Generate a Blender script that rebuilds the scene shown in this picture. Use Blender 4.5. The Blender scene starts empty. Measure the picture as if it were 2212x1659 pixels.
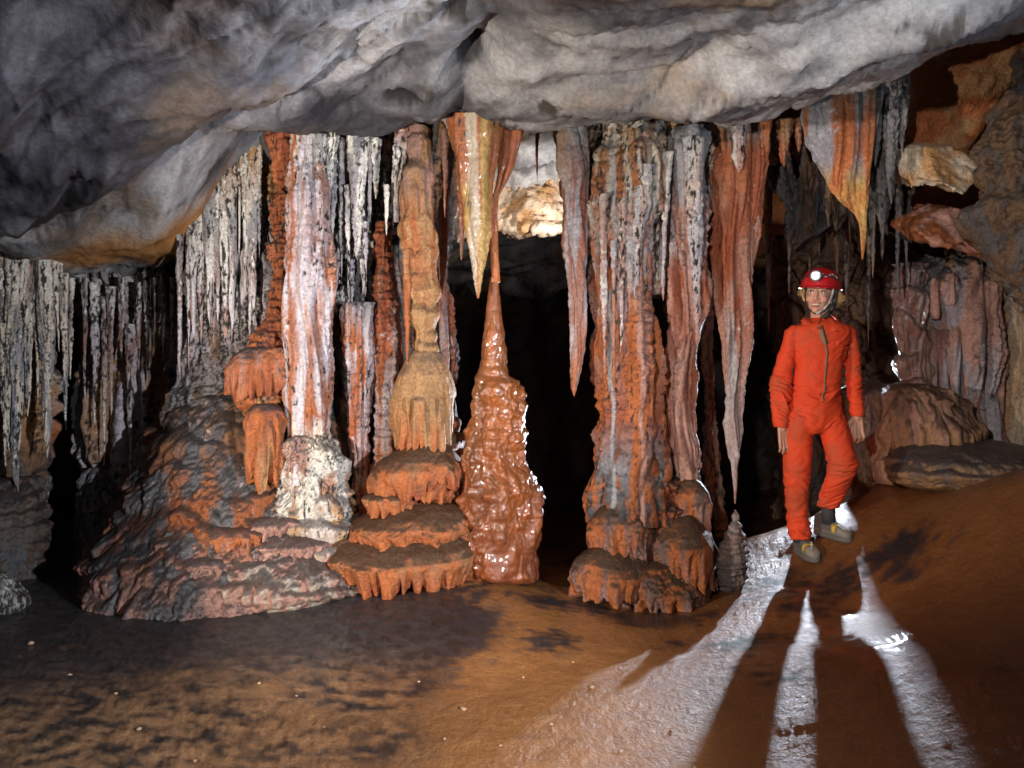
import bpy, bmesh, math, random
import numpy as np
from mathutils import Vector, Matrix
rad = math.radians
SC = bpy.context.scene
COLL = SC.collection
# ------------------------------------------------------------------ camera, world, lights, exposure
F, CX, CY, CZ = 1580.0, 1106.0, 829.5, 1.2      # focal length and centre in photo units; camera height
def W(px, py, d):
    return np.array([(px-CX)/F*d, d, CZ-(py-CY)/F*d])
cam_d = bpy.data.cameras.new('camera'); cam = bpy.data.objects.new('camera', cam_d); COLL.objects.link(cam)
cam.location = (0, 0, CZ); cam.rotation_euler = (rad(90), 0, 0)
cam_d.sensor_width = 36; cam_d.lens = 36*F/2212; cam_d.clip_start = .05; cam_d.clip_end = 200
SC.camera = cam
wd = bpy.data.worlds.new('World'); SC.world = wd; wd.use_nodes = True
bg = wd.node_tree.nodes['Background']; bg.inputs[0].default_value = (.75, .85, 1, 1); bg.inputs[1].default_value = .012
SC.view_settings.view_transform = 'Standard'; SC.view_settings.look = 'None'
SC.view_settings.exposure = .2; SC.view_settings.gamma = 1
SC.cycles.max_bounces = 5; SC.cycles.diffuse_bounces = 3; SC.cycles.glossy_bounces = 3
SC.cycles.sample_clamp_indirect = 4
def aim(o, target):
    o.rotation_euler = (Vector(target)-o.location).to_track_quat('-Z', 'Y').to_euler()
def spot(name, loc, target, power, color, size=70, blend=.5, radius=.08):
    l = bpy.data.lights.new(name, 'SPOT'); l.energy = power; l.color = color
    l.spot_size = rad(size); l.spot_blend = blend; l.shadow_soft_size = radius
    o = bpy.data.objects.new(name, l); COLL.objects.link(o); o.location = loc; aim(o, target); return o
def lamp(name, loc, power, color, radius=.04):
    l = bpy.data.lights.new(name, 'POINT'); l.energy = power; l.color = color; l.shadow_soft_size = radius
    o = bpy.data.objects.new(name, l); COLL.objects.link(o); o.location = loc; return o
COOL = (.78, .87, 1.0); NEUT = (1, .95, .9); WARM = (1, .8, .58)
spot('flash_lamp', (-2.3, 1.5, 1.0), (-.1, 4.3, 1.35), 410, (1, .90, .78), 74, .4, .04)     # from the left, low
spot('flash_lamp', (1.7, .4, 1.2), (-2.1, 4.3, .85), 680, (.90, .94, 1), 64, .6, .05)     # from the right onto the left wall
spot('flash_lamp', (2.3, .9, 1.5), (.35, 3.3, 2.65), 125, (.82, .90, 1), 80, .9, .04)     # grazing the ceiling from the right
spot('flash_lamp', (-.5, .3, 1.9), (2.4, 4.5, 1.45), 330, NEUT, 50, .7, .04)            # onto the caver and the right wall
spot('flash_lamp', (-.6, .5, 2.2), (-.1, 3.2, .0), 75, WARM, 80, .8, .04)               # down onto the ochre floor
spot('back_lamp', W(1782, 812, 6.2), (.80, 0, .1), 400, COOL, 58, .25, .03)             # behind the caver, towards the camera
spot('back_lamp', W(1400, 1010, 6.4), (.12, 4.1, 1.25), 600, COOL, 36, .5, .04)         # in the back chamber, towards the wet stalagmite
spot('back_lamp', W(1325, 540, 4.75), W(1130, 430, 5.5), 75, NEUT, 80, .6, .05)           # up onto the white rock over the chamber
# ------------------------------------------------------------------ noise
_rs = np.random.RandomState(7)
_perm = _rs.permutation(256).astype(np.int32); _perm = np.concatenate([_perm, _perm, _perm])
_g = _rs.normal(size=(256, 3)); _g /= np.linalg.norm(_g, axis=1)[:, None]; _g = _g.astype(np.float32)
def pn(x, y, z, seed=0):
    x = np.asarray(x, np.float32)+seed*17.31; y = np.asarray(y, np.float32)+seed*5.77; z = np.asarray(z, np.float32)-seed*9.13
    x, y, z = np.broadcast_arrays(x, y, z)
    xi = np.floor(x).astype(np.int32); yi = np.floor(y).astype(np.int32); zi = np.floor(z).astype(np.int32)
    fx, fy, fz = x-xi, y-yi, z-zi
    xi &= 255; yi &= 255; zi &= 255
    u = fx*fx*fx*(fx*(fx*6-15)+10); v = fy*fy*fy*(fy*(fy*6-15)+10); w = fz*fz*fz*(fz*(fz*6-15)+10)
    def gr(dx, dy, dz):
        h = _perm[_perm[_perm[(xi+dx) & 255]+((yi+dy) & 255)]+((zi+dz) & 255)]
        g = _g[h]
        return g[..., 0]*(fx-dx)+g[..., 1]*(fy-dy)+g[..., 2]*(fz-dz)
    a = gr(0,0,0); b = gr(1,0,0); c = gr(0,1,0); d = gr(1,1,0)
    e = gr(0,0,1); f = gr(1,0,1); g2 = gr(0,1,1); h2 = gr(1,1,1)
    ab = a+u*(b-a); cd = c+u*(d-c); ef = e+u*(f-e); gh = g2+u*(h2-g2)
    l = ab+v*(cd-ab); m = ef+v*(gh-ef)
    return (l+w*(m-l))*1.6
def fbm(x, y, z, o=3, seed=0, bil=False, gain=.5):
    s = 0; a = 1; t = 0
    for i in range(o):
        n = pn(x*2.03**i, y*2.03**i, z*2.03**i, seed+i*3)
        s = s+a*(np.abs(n)*2-.6 if bil else n); t += a; a *= gain
    return s/t
def sst(a, b, x):
    t = np.clip((x-a)/(b-a), 0, 1); return t*t*(3-2*t)
def hx(h):
    c = np.array([int(h[i:i+2], 16)/255 for i in (0, 2, 4)]); return np.where(c < .04045, c/12.92, ((c+.055)/1.055)**2.4)
# ------------------------------------------------------------------ palette (albedo, linear)
ORG = np.array([.37, .110, .034]); RED = np.array([.28, .072, .030]); TAN = np.array([.50, .27, .12]); PINK = np.array([.42, .225, .18])
LIL = np.array([.50, .44, .47]); WHT = np.array([.74, .69, .62]); BLK = np.array([.022, .02, .022]); GRY = np.array([.30, .29, .30])
BRN = np.array([.16, .09, .05]); YEL = np.array([.55, .33, .10]); CRM = np.array([.70, .56, .42]); DGR = np.array([.10, .095, .10])
# ------------------------------------------------------------------ materials
def rock_mat(name, bump=.35, scale=60, coat=0., speck=.35, spec=.35):
    m = bpy.data.materials.new(name); m.use_nodes = True; nt = m.node_tree; N = nt.nodes; L = nt.links
    b = N['Principled BSDF']
    at = N.new('ShaderNodeAttribute'); at.attribute_name = 'Col'
    g = N.new('ShaderNodeNewGeometry')
    n1 = N.new('ShaderNodeTexNoise'); n1.inputs['Scale'].default_value = scale; n1.inputs['Detail'].default_value = 6; n1.inputs['Roughness'].default_value = .7
    n2 = N.new('ShaderNodeTexNoise'); n2.inputs['Scale'].default_value = scale*.33; n2.inputs['Detail'].default_value = 5
    for n in (n1, n2): L.new(g.outputs['Position'], n.inputs['Vector'])
    mr = N.new('ShaderNodeMapRange'); mr.inputs[1].default_value = .3; mr.inputs[2].default_value = .7
    mr.inputs[3].default_value = 1-speck; mr.inputs[4].default_value = 1+speck
    L.new(n1.outputs['Fac'], mr.inputs[0])
    mx = N.new('ShaderNodeVectorMath'); mx.operation = 'SCALE'
    L.new(at.outputs['Color'], mx.inputs[0]); L.new(mr.outputs[0], mx.inputs['Scale'])
    L.new(mx.outputs[0], b.inputs['Base Color'])
    L.new(at.outputs['Alpha'], b.inputs['Roughness'])
    ad = N.new('ShaderNodeMath'); ad.operation = 'MULTIPLY_ADD'; ad.inputs[1].default_value = 1.5
    L.new(n2.outputs['Fac'], ad.inputs[0]); L.new(n1.outputs['Fac'], ad.inputs[2])
    bp = N.new('ShaderNodeBump'); bp.inputs['Strength'].default_value = bump; bp.inputs['Distance'].default_value = .012
    L.new(ad.outputs[0], bp.inputs['Height']); L.new(bp.outputs[0], b.inputs['Normal'])
    b.inputs['Specular IOR Level'].default_value = spec
    b.inputs['Coat Weight'].default_value = coat; b.inputs['Coat Roughness'].default_value = .12
    return m
M_ROCK = rock_mat('rock', .95, 62, speck=.42)
M_CEIL = rock_mat('ceiling_rock', .5, 45, speck=.3)
M_WET = rock_mat('wet_flowstone', .8, 48, coat=.35, speck=.35, spec=.6)
M_GLOSS = rock_mat('glossy_wet_flowstone', .7, 40, coat=.9, speck=.3, spec=.6)
def flat_mat(name, col, rough=.6, emit=0, bump=0, bscale=200, metal=0, sss=0):
    m = bpy.data.materials.new(name); m.use_nodes = True; nt = m.node_tree; N = nt.nodes; L = nt.links
    b = N['Principled BSDF']; b.inputs['Roughness'].default_value = rough; b.inputs['Metallic'].default_value = metal
    n = N.new('ShaderNodeTexNoise'); n.inputs['Scale'].default_value = bscale; n.inputs['Detail'].default_value = 4
    g = N.new('ShaderNodeNewGeometry'); L.new(g.outputs['Position'], n.inputs['Vector'])
    mr = N.new('ShaderNodeMapRange'); mr.inputs[3].default_value = .8; mr.inputs[4].default_value = 1.2
    L.new(n.outputs['Fac'], mr.inputs[0])
    mx = N.new('ShaderNodeVectorMath'); mx.operation = 'SCALE'; mx.inputs[0].default_value = col; L.new(mr.outputs[0], mx.inputs['Scale'])
    L.new(mx.outputs[0], b.inputs['Base Color'])
    if emit: b.inputs['Emission Color'].default_value = (*col, 1); b.inputs['Emission Strength'].default_value = emit
    if bump:
        bp = N.new('ShaderNodeBump'); bp.inputs['Strength'].default_value = bump; bp.inputs['Distance'].default_value = .004
        L.new(n.outputs['Fac'], bp.inputs['Height']); L.new(bp.outputs[0], b.inputs['Normal'])
    return m
# ------------------------------------------------------------------ mesh helpers
def link(o, parent=None, label=None, cat=None, group=None, kind=None):
    COLL.objects.link(o)
    if parent is not None: o.parent = parent
    if label: o['label'] = label
    if cat: o['category'] = cat
    if group: o['group'] = group
    if kind: o['kind'] = kind
    return o
def grid_mesh(name, V, C, wrap, mat):
    nv, nu, _ = V.shape
    idx = np.arange(nv*nu).reshape(nv, nu)
    if wrap: idx = np.concatenate([idx, idx[:, :1]], 1)
    a = idx[:-1, :-1].ravel(); b = idx[:-1, 1:].ravel(); c = idx[1:, 1:].ravel(); d = idx[1:, :-1].ravel()
    Fc = np.stack([d, c, b, a], 1).astype(np.int32)
    me = bpy.data.meshes.new(name); me.vertices.add(nv*nu); me.vertices.foreach_set('co', V.reshape(-1).astype(np.float32))
    n = len(Fc); me.loops.add(n*4); me.loops.foreach_set('vertex_index', Fc.ravel())
    me.polygons.add(n); me.polygons.foreach_set('loop_start', np.arange(0, n*4, 4, dtype=np.int32))
    me.polygons.foreach_set('use_smooth', np.ones(n, bool))
    me.update(calc_edges=True)
    ca = me.color_attributes.new('Col', 'FLOAT_COLOR', 'POINT'); ca.data.foreach_set('color', C.reshape(-1).astype(np.float32))
    me.materials.append(mat)
    return bpy.data.objects.new(name, me)
def gnormals(V, wrap):
    if wrap:
        Vw = np.concatenate([V[:, -1:], V, V[:, :1]], 1); du = (Vw[:, 2:]-Vw[:, :-2])
    else: du = np.gradient(V, axis=1)
    dv = np.gradient(V, axis=0); n = np.cross(du, dv)
    return n/(np.linalg.norm(n, axis=-1, keepdims=True)+1e-9)
def terr(s):
    return np.where(s < .70, np.clip(s/.70, 0, 1)**.55, np.sqrt(np.clip(1-((s-.70)/.30)**2, 0, 1)))
def displace(X, Y, Z, st, seed, gate=1.):
    g = st.get
    D = 0
    if g('big'): D = D+g('big')[1]*fbm(X*g('big')[0], Y*g('big')[0], Z*g('big')[0]*g('bigz', .5), 2, seed)
    lip = 1.
    if g('terr'):
        per, amp = g('terr')
        zz = Z/per+g('terrn', .9)*fbm(X*2.2, Y*2.2, Z*.9, 3, seed+5)+.45*fbm(X*8, Y*8, Z*2.5, 2, seed+6)
        s = zz-np.floor(zz); t = terr(s)
        am = np.clip(.7+1.5*pn(X*3.2, Y*3.2, Z*4.5, seed+8), .05, 1.5)
        D = D+amp*am*(t-.5); lip = .35+.9*np.clip(1-np.abs(s-.45)/.4, 0, 1)
    if g('flute'):
        f, a = g('flute'); zs = g('flz', .09)
        wx = g('warp', 1)*.35*pn(X*2, Y*2, Z*1.5, seed+11)/f*3
        n = np.abs(pn((X+wx)*f, Y*f, Z*f*zs, seed+1))*2-.6+.45*(np.abs(pn((X+wx)*f*2.3, Y*f*2.3, Z*f*zs*1.5, seed+2))*2-.6)
        D = D+a*n*lip*gate
    if g('ring'):
        f, a = g('ring'); D = D+a*(np.abs(pn(X*f*.25, Y*f*.25, Z*f+.5*pn(X*3, Y*3, Z*2, seed), seed+3))*2-.5)
    if g('knob'):
        f, a = g('knob')
        am = np.clip(.6+1.2*pn(X*2.5, Y*2.5, Z*2.5, seed+9), .1, 1.5)
        D = D+a*am*fbm(X*f, Y*f, Z*f*g('kz', .8), 3, seed+4, True, .6)
    return D
def colour(X, Y, Z, PY, Nz, cols, st, seed):
    g = st.get
    ys = np.array([c[0] for c in cols], float)
    py = PY+g('cwarp', 30)*fbm(X*4, Y*4, Z*2, 2, seed+20)
    def ch(k): return np.stack([np.interp(py, ys, [c[k][i] for c in cols]) for i in range(3)], -1)
    A, B = ch(1), ch(2)
    fs = g('streak', 14)
    m = sst(-.12, .18, fbm(X*fs, Y*fs, Z*fs*g('stz', .12), 3, seed+21))[..., None]
    C = A*(1-m)+B*m
    if g('frost'):       # crust of pale coral on patches
        c, a = g('frost')
        q = sst(.30-a*.6, .42-a*.6, .5*fbm(X*5, Y*5, Z*3, 2, seed+22)+.6*fbm(X*45, Y*45, Z*30, 3, seed+23))[..., None]*.9
        C = C*(1-q)+c*q
    if g('spk'):         # black mineral speckle
        q = sst(.26-g('spk')*.5, .36-g('spk')*.5, 1.0*fbm(X*60, Y*60, Z*18, 3, seed+24)+.5*fbm(X*14, Y*14, Z*2.5, 3, seed+25))[..., None]
        C = C*(1-q)+np.array([.032, .026, .024])*q
    dk = g('dark', .8)   # darker on upward-facing ledges
    if dk:
        q = (sst(.12, .62, Nz+.35*fbm(X*12, Y*12, Z*12, 3, seed+26))*dk)[..., None]
        C = C*(1-q)+g('dkc', BLK)*q
    if g('patch'):
        c, a, f = g('patch'); q = sst(.1-a*.5, .3-a*.5, fbm(X*f, Y*f, Z*f, 4, seed+27))[..., None]; C = C*(1-q)+c*q
    v = 1+.22*fbm(X*20, Y*20, Z*14, 3, seed+28)
    return np.clip(C*v[..., None], .005, .9)
SEED = [0]
def form(name, rows, d, st, cols, label=None, cat=None, group=None, parent=None, mat=None, flat=1., res=2.4, seed=None, back=0.):
    """a solid of stone grown along the vertical: rows of (y, left, right[, depth offset])"""
    SEED[0] += 1; seed = SEED[0] if seed is None else seed
    rows = [tuple(r)+(0,)*(4-len(r)) for r in rows]
    R = np.array(rows, float)
    y0, y1 = R[0, 0], R[-1, 0]
    nz = max(8, int((y1-y0)/res)); wmax = (R[:, 2]-R[:, 1]).max()
    na = int(np.clip(wmax*3.0/res*(.5+.5*flat), 12, 900))
    py = np.linspace(y0, y1, nz)
    def sm(k):
        v = np.interp(py, R[:, 0], R[:, k]); w = max(1, int(g_s/res))
        if w > 1:
            p = np.concatenate([np.full(w, v[0]), v, np.full(w, v[-1])]); kk = np.hanning(2*w+1); kk /= kk.sum()
            v = np.convolve(p, kk, 'same')[w:-w]
        return v
    g_s = st.get('sm', 14); g_b = st.get('band')
    xl, xr, dd = sm(1), sm(2), sm(3)
    xl[0], xr[0], xl[-1], xr[-1] = R[0, 1], R[0, 2], R[-1, 1], R[-1, 2]
    cx = (xl+xr)/2; hw = np.maximum((xr-xl)/2, .3)/F*d
    dep = d+dd
    th = np.linspace(0, 2*np.pi, na, endpoint=False)[None, :]
    c, s = np.cos(th), np.sin(th)
    ax = ((cx-CX)/F*d)[:, None]; zz = (CZ-(py-CY)/F*d)[:, None]
    X = ax+hw[:, None]*c; Y = dep[:, None]+back+hw[:, None]*flat*s; Z = zz+0*th
    gate = 1. if not st.get('drip') else np.clip((CZ-(st['drip'][0]-10-CY)/F*d-zz)/.03, .12, 1)
    D = displace(X, Y, Z, st, seed, gate)
    D = D*np.clip(hw/st.get('thin', .05), .12, 1)[:, None]
    if st.get('zw'):
        f_, a_ = st['zw']; Z = Z+a_*pn(X*f_, Y*f_, seed*.71+0*X, 33)+a_*.4*pn(X*f_*3, Y*f_*3, seed*.71+0*X, 34)
    if st.get('drip'):
        yl_, fq, mn = st['drip']; zl = CZ-(yl_-CY)/F*d
        aX, aY = ax.mean()+hw.max()*c, dep.mean()+hw.max()*flat*s
        L_ = np.abs(pn(aX*fq, aY*fq, seed*.37+0*aX, 31))*1.5+.5*np.abs(pn(aX*fq*2.6, aY*fq*2.6, seed*.7+0*aX, 32))
        L_ = mn+(1-mn)*np.clip(L_, 0, 1)**.8
        Z = np.where(Z < zl, zl-(zl-Z)*L_, Z)+0*X
        tt = np.clip((zl-Z)/(zl-zz.min()+1e-6), 0, 1)
        D = D+tt*st.get('dripr', .03)*(L_-.75)*2
    # outward normal of the ellipse
    nx, ny = c*flat, s*1.; ln = np.sqrt(nx*nx+ny*ny)+1e-6; nx, ny = nx/ln, ny/ln
    X2 = X+nx*D; Y2 = Y+ny*D
    V = np.stack([X2, Y2, Z], -1)
    Nn = gnormals(V, True)
    up = Nn[..., 2]
    sgn = np.sign(np.sum(Nn[..., 0]*nx+Nn[..., 1]*ny)); up = up*sgn
    C = colour(X2, Y2, Z, py[:, None]+0*th, up, cols, st, seed)
    if g_b:
        for (x0, wpx, c_) in g_b:
            q = sst(1.2, .6, np.abs(X2-(x0-CX)/F*d+(.02*pn(X2*5, Y2*5, Z*5, seed)+.03*pn(X2*1.5, Y2*1.5, Z*1.3, seed+1)))/(wpx/F*d)+.35*fbm(X2*30, Y2*30, Z*6, 2, seed+40))[..., None]; C = C*(1-q)+c_*q
    r = np.full(C.shape[:2]+(1,), st.get('rough', .55))+.12*pn(X2*9, Y2*9, Z*9, seed)[..., None]
    # caps
    cap0 = V[:1].mean(1, keepdims=True)+0*V[:1]; cap1 = V[-1:].mean(1, keepdims=True)+0*V[-1:]
    V = np.concatenate([cap0, V, cap1], 0); C = np.concatenate([C[:1], C, C[-1:]], 0); r = np.concatenate([r[:1], r, r[-1:]], 0)
    o = grid_mesh(name, V, np.concatenate([C, np.clip(r, .08, 1)], -1), True, mat or M_ROCK)
    return link(o, parent, label, cat, group)
def skirt(name, xl, xr, yt, yl, yb, d, cols, parent=None, flat=.8, drip=(15, .35), top=.45, lean=0, tap=.10, cone=False, st=None, **k):
    """a ledge: domed top from yt to its lip yl, then a fringe of drips down to yb"""
    c, h = (xl+xr)/2, (xr-xl)/2; rows = []; pf = (lambda t: t**.85) if cone else (lambda t: math.sin(t*math.pi/2))
    for t in (0, .15, .35, .6, .85, 1): rows.append((yt+(yl-yt)*t**1.25, c-lean*(1-t)-h*(top+(1-top)*pf(t)), c-lean*(1-t)+h*(top+(1-top)*pf(t))))
    for t in (.25, .6, .9, 1): rows.append((yl+(yb-yl)*t, c-h*(1-tap*t), c+h*(1-tap*t)))
    s_ = dict(big=(5, .03), flute=(drip[0], .022), flz=.10, knob=(22, .008), dark=.92, dkc=BLK*1.6, sm=4, drip=(yl+2, drip[0], drip[1]), streak=16, thin=.06)
    if st: s_.update(st)
    return form(name, rows, d, s_, cols, parent=parent, flat=flat, **k)
def surf(rows, d, flat, px, py):
    R = np.array([tuple(r)+(0,)*(4-len(r)) for r in rows], float); xl, xr, dd = (np.interp(py, R[:, 0], R[:, i]) for i in (1, 2, 3))
    t = np.clip((px-(xl+xr)/2)/((xr-xl)/2), -.97, .97); return d+dd-(xr-xl)/2/F*d*flat*math.sqrt(1-t*t)
def spike(px, y0, y1, w, d, cols, parent=None, st=None, bend=0, **k):
    """a stalactite (or, with w at the bottom, a spire)"""
    h = y1-y0; rs = random.Random(int(px*7+y1*3))
    rows = []
    for t in (0, .12, .3, .5, .7, .85, .94, 1):
        ww = w*((1-t)**.75*.9+.1 if t < 1 else .04)*(1+rs.uniform(-.16, .16)); x = px+bend*t+rs.uniform(-.05, .05)*w
        rows.append((y0+t*h, x-ww/2, x+ww/2))
    s = dict(ring=(22, .006), knob=(40, .006), flute=(22, .008), thin=.02, dark=.3, sm=6)
    if st: s.update(st)
    return form(k.pop('name', 'stalactite'), rows, d, s, cols, parent=parent, res=k.pop('res', 2.6), **k)
def rbf(pts):
    P = np.array(pts, float); x, y, z = P.T; n = len(P)
    def ph(r2): return .5*r2*np.log(r2+1e-9)
    A = np.zeros((n+3, n+3)); A[:n, :n] = ph((x[:, None]-x)**2+(y[:, None]-y)**2)+np.eye(n)*.003
    A[:n, n] = 1; A[:n, n+1] = x; A[:n, n+2] = y; A[n:, :n] = A[:n, n:].T
    w = np.linalg.solve(A, np.concatenate([z, [0, 0, 0]]))
    def f(X, Y):
        r = w[n]+w[n+1]*X+w[n+2]*Y
        for i in range(n): r = r+w[i]*ph((X-x[i])**2+(Y-y[i])**2)
        return r
    return f
def fan(ny, nx, y0, y1, half, apex=1.6):
    t = np.linspace(0, 1, ny)[:, None]; Y = (y0+apex)*((y1+apex)/(y0+apex))**t-apex
    u = np.linspace(-half, half, nx)[None, :]
    return u*(Y+apex), Y+0*u
def add_slices(bm, st, n=28, p=2.0):
    """st: (centre, rx, ry) horizontal slices, capped; p > 2 squares the section"""
    rings = []
    for c, rx, ry in st:
        ring = []
        for i in range(n):
            a = 2*math.pi*i/n; ca, sa = math.cos(a), math.sin(a)
            ring.append(bm.verts.new((c[0]+rx*math.copysign(abs(ca)**(2/p), ca), c[1]+ry*math.copysign(abs(sa)**(2/p), sa), c[2])))
        rings.append(ring)
    for a, b in zip(rings, rings[1:]):
        for i in range(n): bm.faces.new((a[i], a[(i+1) % n], b[(i+1) % n], b[i]))
    bm.faces.new(rings[0]); bm.faces.new(list(reversed(rings[-1])))
def add_ball(bm, c, r, M=None, seg=20):
    m = Matrix.Translation(c) @ (M or Matrix()) @ Matrix.Diagonal((*((r, r, r) if isinstance(r, (int, float)) else r), 1))
    return bmesh.ops.create_uvsphere(bm, u_segments=seg, v_segments=seg//2+2, radius=1, matrix=m)['verts']
def add_limb(bm, p0, p1, r0, r1, seg=12):
    p0, p1 = Vector(p0), Vector(p1); d = p1-p0; q = d.to_track_quat('Z', 'Y').to_matrix().to_4x4()
    bmesh.ops.create_cone(bm, cap_ends=True, segments=seg, radius1=r0, radius2=r1, depth=d.length, matrix=Matrix.Translation((p0+p1)/2) @ q)
    add_ball(bm, p0, r0, seg=seg); add_ball(bm, p1, r1, seg=seg)
def finish(bm, name, mat, parent=None, voxel=None, smooth=0, M=None):
    me = bpy.data.meshes.new(name)
    if M is not None: bm.transform(M)
    bmesh.ops.recalc_face_normals(bm, faces=bm.faces[:]); bm.to_mesh(me); bm.free()
    o = bpy.data.objects.new(name, me)
    if voxel:
        COLL.objects.link(o); md = o.modifiers.new('r', 'REMESH'); md.mode = 'VOXEL'; md.voxel_size = voxel
        if smooth: sm = o.modifiers.new('s', 'SMOOTH'); sm.factor = .5; sm.iterations = smooth
        dg = bpy.context.evaluated_depsgraph_get(); me2 = bpy.data.meshes.new_from_object(o.evaluated_get(dg))
        o.modifiers.clear(); o.data = me2; COLL.objects.unlink(o); me = me2
    me.polygons.foreach_set('use_smooth', np.ones(len(me.polygons), bool))
    me.materials.clear(); me.materials.append(mat)
    return link(o, parent)
def vco(me):
    a = np.empty(len(me.vertices)*3, np.float32); me.vertices.foreach_get('co', a); return a.reshape(-1, 3)
def vno(me):
    a = np.empty(len(me.vertices)*3, np.float32); me.vertices.foreach_get('normal', a); return a.reshape(-1, 3)
def vcol(me, C, r=.6):
    C = np.concatenate([C, np.broadcast_to(np.reshape(r, (-1, 1)), (len(C), 1))], 1).astype(np.float32)
    ca = me.color_attributes.new('Col', 'FLOAT_COLOR', 'POINT'); ca.data.foreach_set('color', C.ravel())
# ================================================================== FLOOR
fp = [W(*p) for p in [(0,1659,2.35),(500,1659,2.35),(1106,1659,2.35),(1700,1659,2.38),(2212,1600,2.15),(2212,1030,3.7),(2212,1300,2.9),(2000,1300,3.25),
    (1900,1038,4.7),(2040,1050,4.4),(1745,1120,4.75),(1615,1168,4.6),(1745,1208,4.2),(1812,1140,4.27),(1850,1072,4.65),(1560,1275,4.1),(1700,1299,3.7),(1760,1380,3.3),(1880,1320,3.5),(1106,1465,2.98),(760,1290,4.0),(900,1330,3.55),(1050,1250,4.1),
    (0,1340,3.7),(0,1235,4.8),(440,1340,3.75),(1200,1240,4.9),(1380,1320,3.9),(1200,1160,7.5),(1300,1500,2.8),(1830,1400,2.95)]]
fp += [np.array(p) for p in [(2.1,5.3,.02),(1.6,5.3,-.05),(2.7,5.4,.25),(1.0,5.6,-.15),(3.2,6,.2),(-3,7,0),(0,11,-.2),(4,10,0),(-4,3,0.1),(-4,0,0),(0,0,0),(4,0,.6),(3.6,2.5,.9),(0,-1.5,0),(-3,12,0)]]
floor_h = rbf(fp)
X, Y = fan(720, 900, -1.2, 13, .82)
def floor_z(X, Y, fine=True):
    Z = floor_h(X, Y)
    Z = Z+.022*fbm(X*1.3, Y*1.3, X*0, 3, 40)
    if fine:
        wx = X+.25*pn(X*1.5, Y*1.5, 0*X, 41)
        rp = sst(-.1, .9, X-.2)                               # fine rimstone ripples on the right
        Z = Z+rp*.0026*(1-np.abs(pn(wx*4, (Y+.25*X)*26, X*0, 42))*2.2)
        Z = Z+(.007-.005*rp)*fbm(X*7, Y*14, X*0, 4, 43)+.0022*fbm(X*40, Y*70, X*0, 2, 48, True)
        lf = sst(.2, -.8, X)
        Z = Z+lf*.013*fbm(X*12, Y*20, X*0, 4, 44, True, .6)
    return Z
Z = floor_z(X, Y)
n1 = fbm(X*1.6, Y*2.6, X*0, 4, 45); n2 = fbm(X*11, Y*19, X*0, 4, 46)
dark = sst(.0, .35, sst(.05, -.5, X+.25*n1)*.75+.9*n1+.55*n2-.32*sst(3.6, 2.6, Y))
md = np.exp(-(((X+.62)/.62)**2+((Y-3.45)/.5)**2)**1.5)          # black crust on the mound
dark = np.clip(np.maximum(dark, sst(.25, .6, md+.4*n2)), 0, 1)
dark = np.maximum(dark, .85*sst(.35, .7, np.exp(-(((X-.72)/.30)**2+((Y-3.75)/.2)**2))+.4*n2))
och = np.exp(-(((X+.95)/1.15)**2+((Y-2.6)/.45)**2)**1.3)
dark = dark*(1-och*sst(-.35, .25, n2+.5*fbm(X*5, Y*12, 0*X, 4, 47)))
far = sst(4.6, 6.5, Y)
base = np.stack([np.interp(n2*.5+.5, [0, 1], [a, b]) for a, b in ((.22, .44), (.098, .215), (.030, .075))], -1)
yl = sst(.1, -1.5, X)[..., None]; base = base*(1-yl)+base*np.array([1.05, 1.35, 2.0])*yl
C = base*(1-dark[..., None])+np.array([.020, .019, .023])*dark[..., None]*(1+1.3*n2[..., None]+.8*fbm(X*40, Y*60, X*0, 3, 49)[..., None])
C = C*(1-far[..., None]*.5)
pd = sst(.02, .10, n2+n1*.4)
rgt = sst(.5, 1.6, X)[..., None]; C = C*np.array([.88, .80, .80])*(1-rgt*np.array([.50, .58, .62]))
rough = .30+.15*dark+.25*sst(.3, -1.2, X)+.10*pd
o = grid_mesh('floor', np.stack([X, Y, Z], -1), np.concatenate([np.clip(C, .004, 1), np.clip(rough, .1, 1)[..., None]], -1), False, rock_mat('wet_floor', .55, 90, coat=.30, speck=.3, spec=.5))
link(o, kind='structure')
# ================================================================== CEILING
cp = [W(*p) for p in [(520,270,4.1),(650,288,4.05),(850,284,4.05),(980,262,3.95),(1200,280,3.9),(1400,258,3.9),(1560,258,3.9),(1640,252,3.85),(1760,222,3.8),(1900,172,3.65),(2060,118,3.5),(2212,68,3.35),
    (440,400,4.3),(400,535,4.6),(250,560,4.7),(110,580,4.75),(0,520,4.7),(200,488,4.05),(0,500,3.8),(330,420,3.95),(0,300,3.0),(0,0,2.35),(300,0,2.45),(300,200,3.05),(600,0,2.6),(1050,0,2.95),(1010,170,3.45),
    (1400,0,2.6),(1300,150,3.2),(1800,0,2.7),(1700,150,3.35),(2212,0,2.9),(650,150,3.2)]]
cp += [np.array(p) for p in [(-3,-1,2.6),(0,-1.5,2.8),(3,-1,2.9),(4,2,3.0),(-4,2,2.3),(-4,5,2.0),(0,1,2.75),(-1.2,1,2.65),(1.5,1,2.75),
    (-2.2,6,2.2),(-.8,5.2,2.75),(.3,4.8,2.8),(.3,6.2,2.42),(.3,7.4,2.55),(1.2,5,2.85),(2.2,4.8,2.95),(3.2,4.2,3.1),(3,6,2.8),(0,9.5,2.2),(-3,10,2.1),(3.5,10,2.4),(1.5,7.5,2.5)]]
ceil_h = rbf(cp)
X, Y = fan(640, 900, -1.2, 13, .85)
cu, cv = X*.86-Y*.5, X*.5+Y*.86          # strata run down to the left
wp = .35*fbm(X*.8, Y*.8, 0*X, 2, 60)
Z = ceil_h(X, Y)
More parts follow.
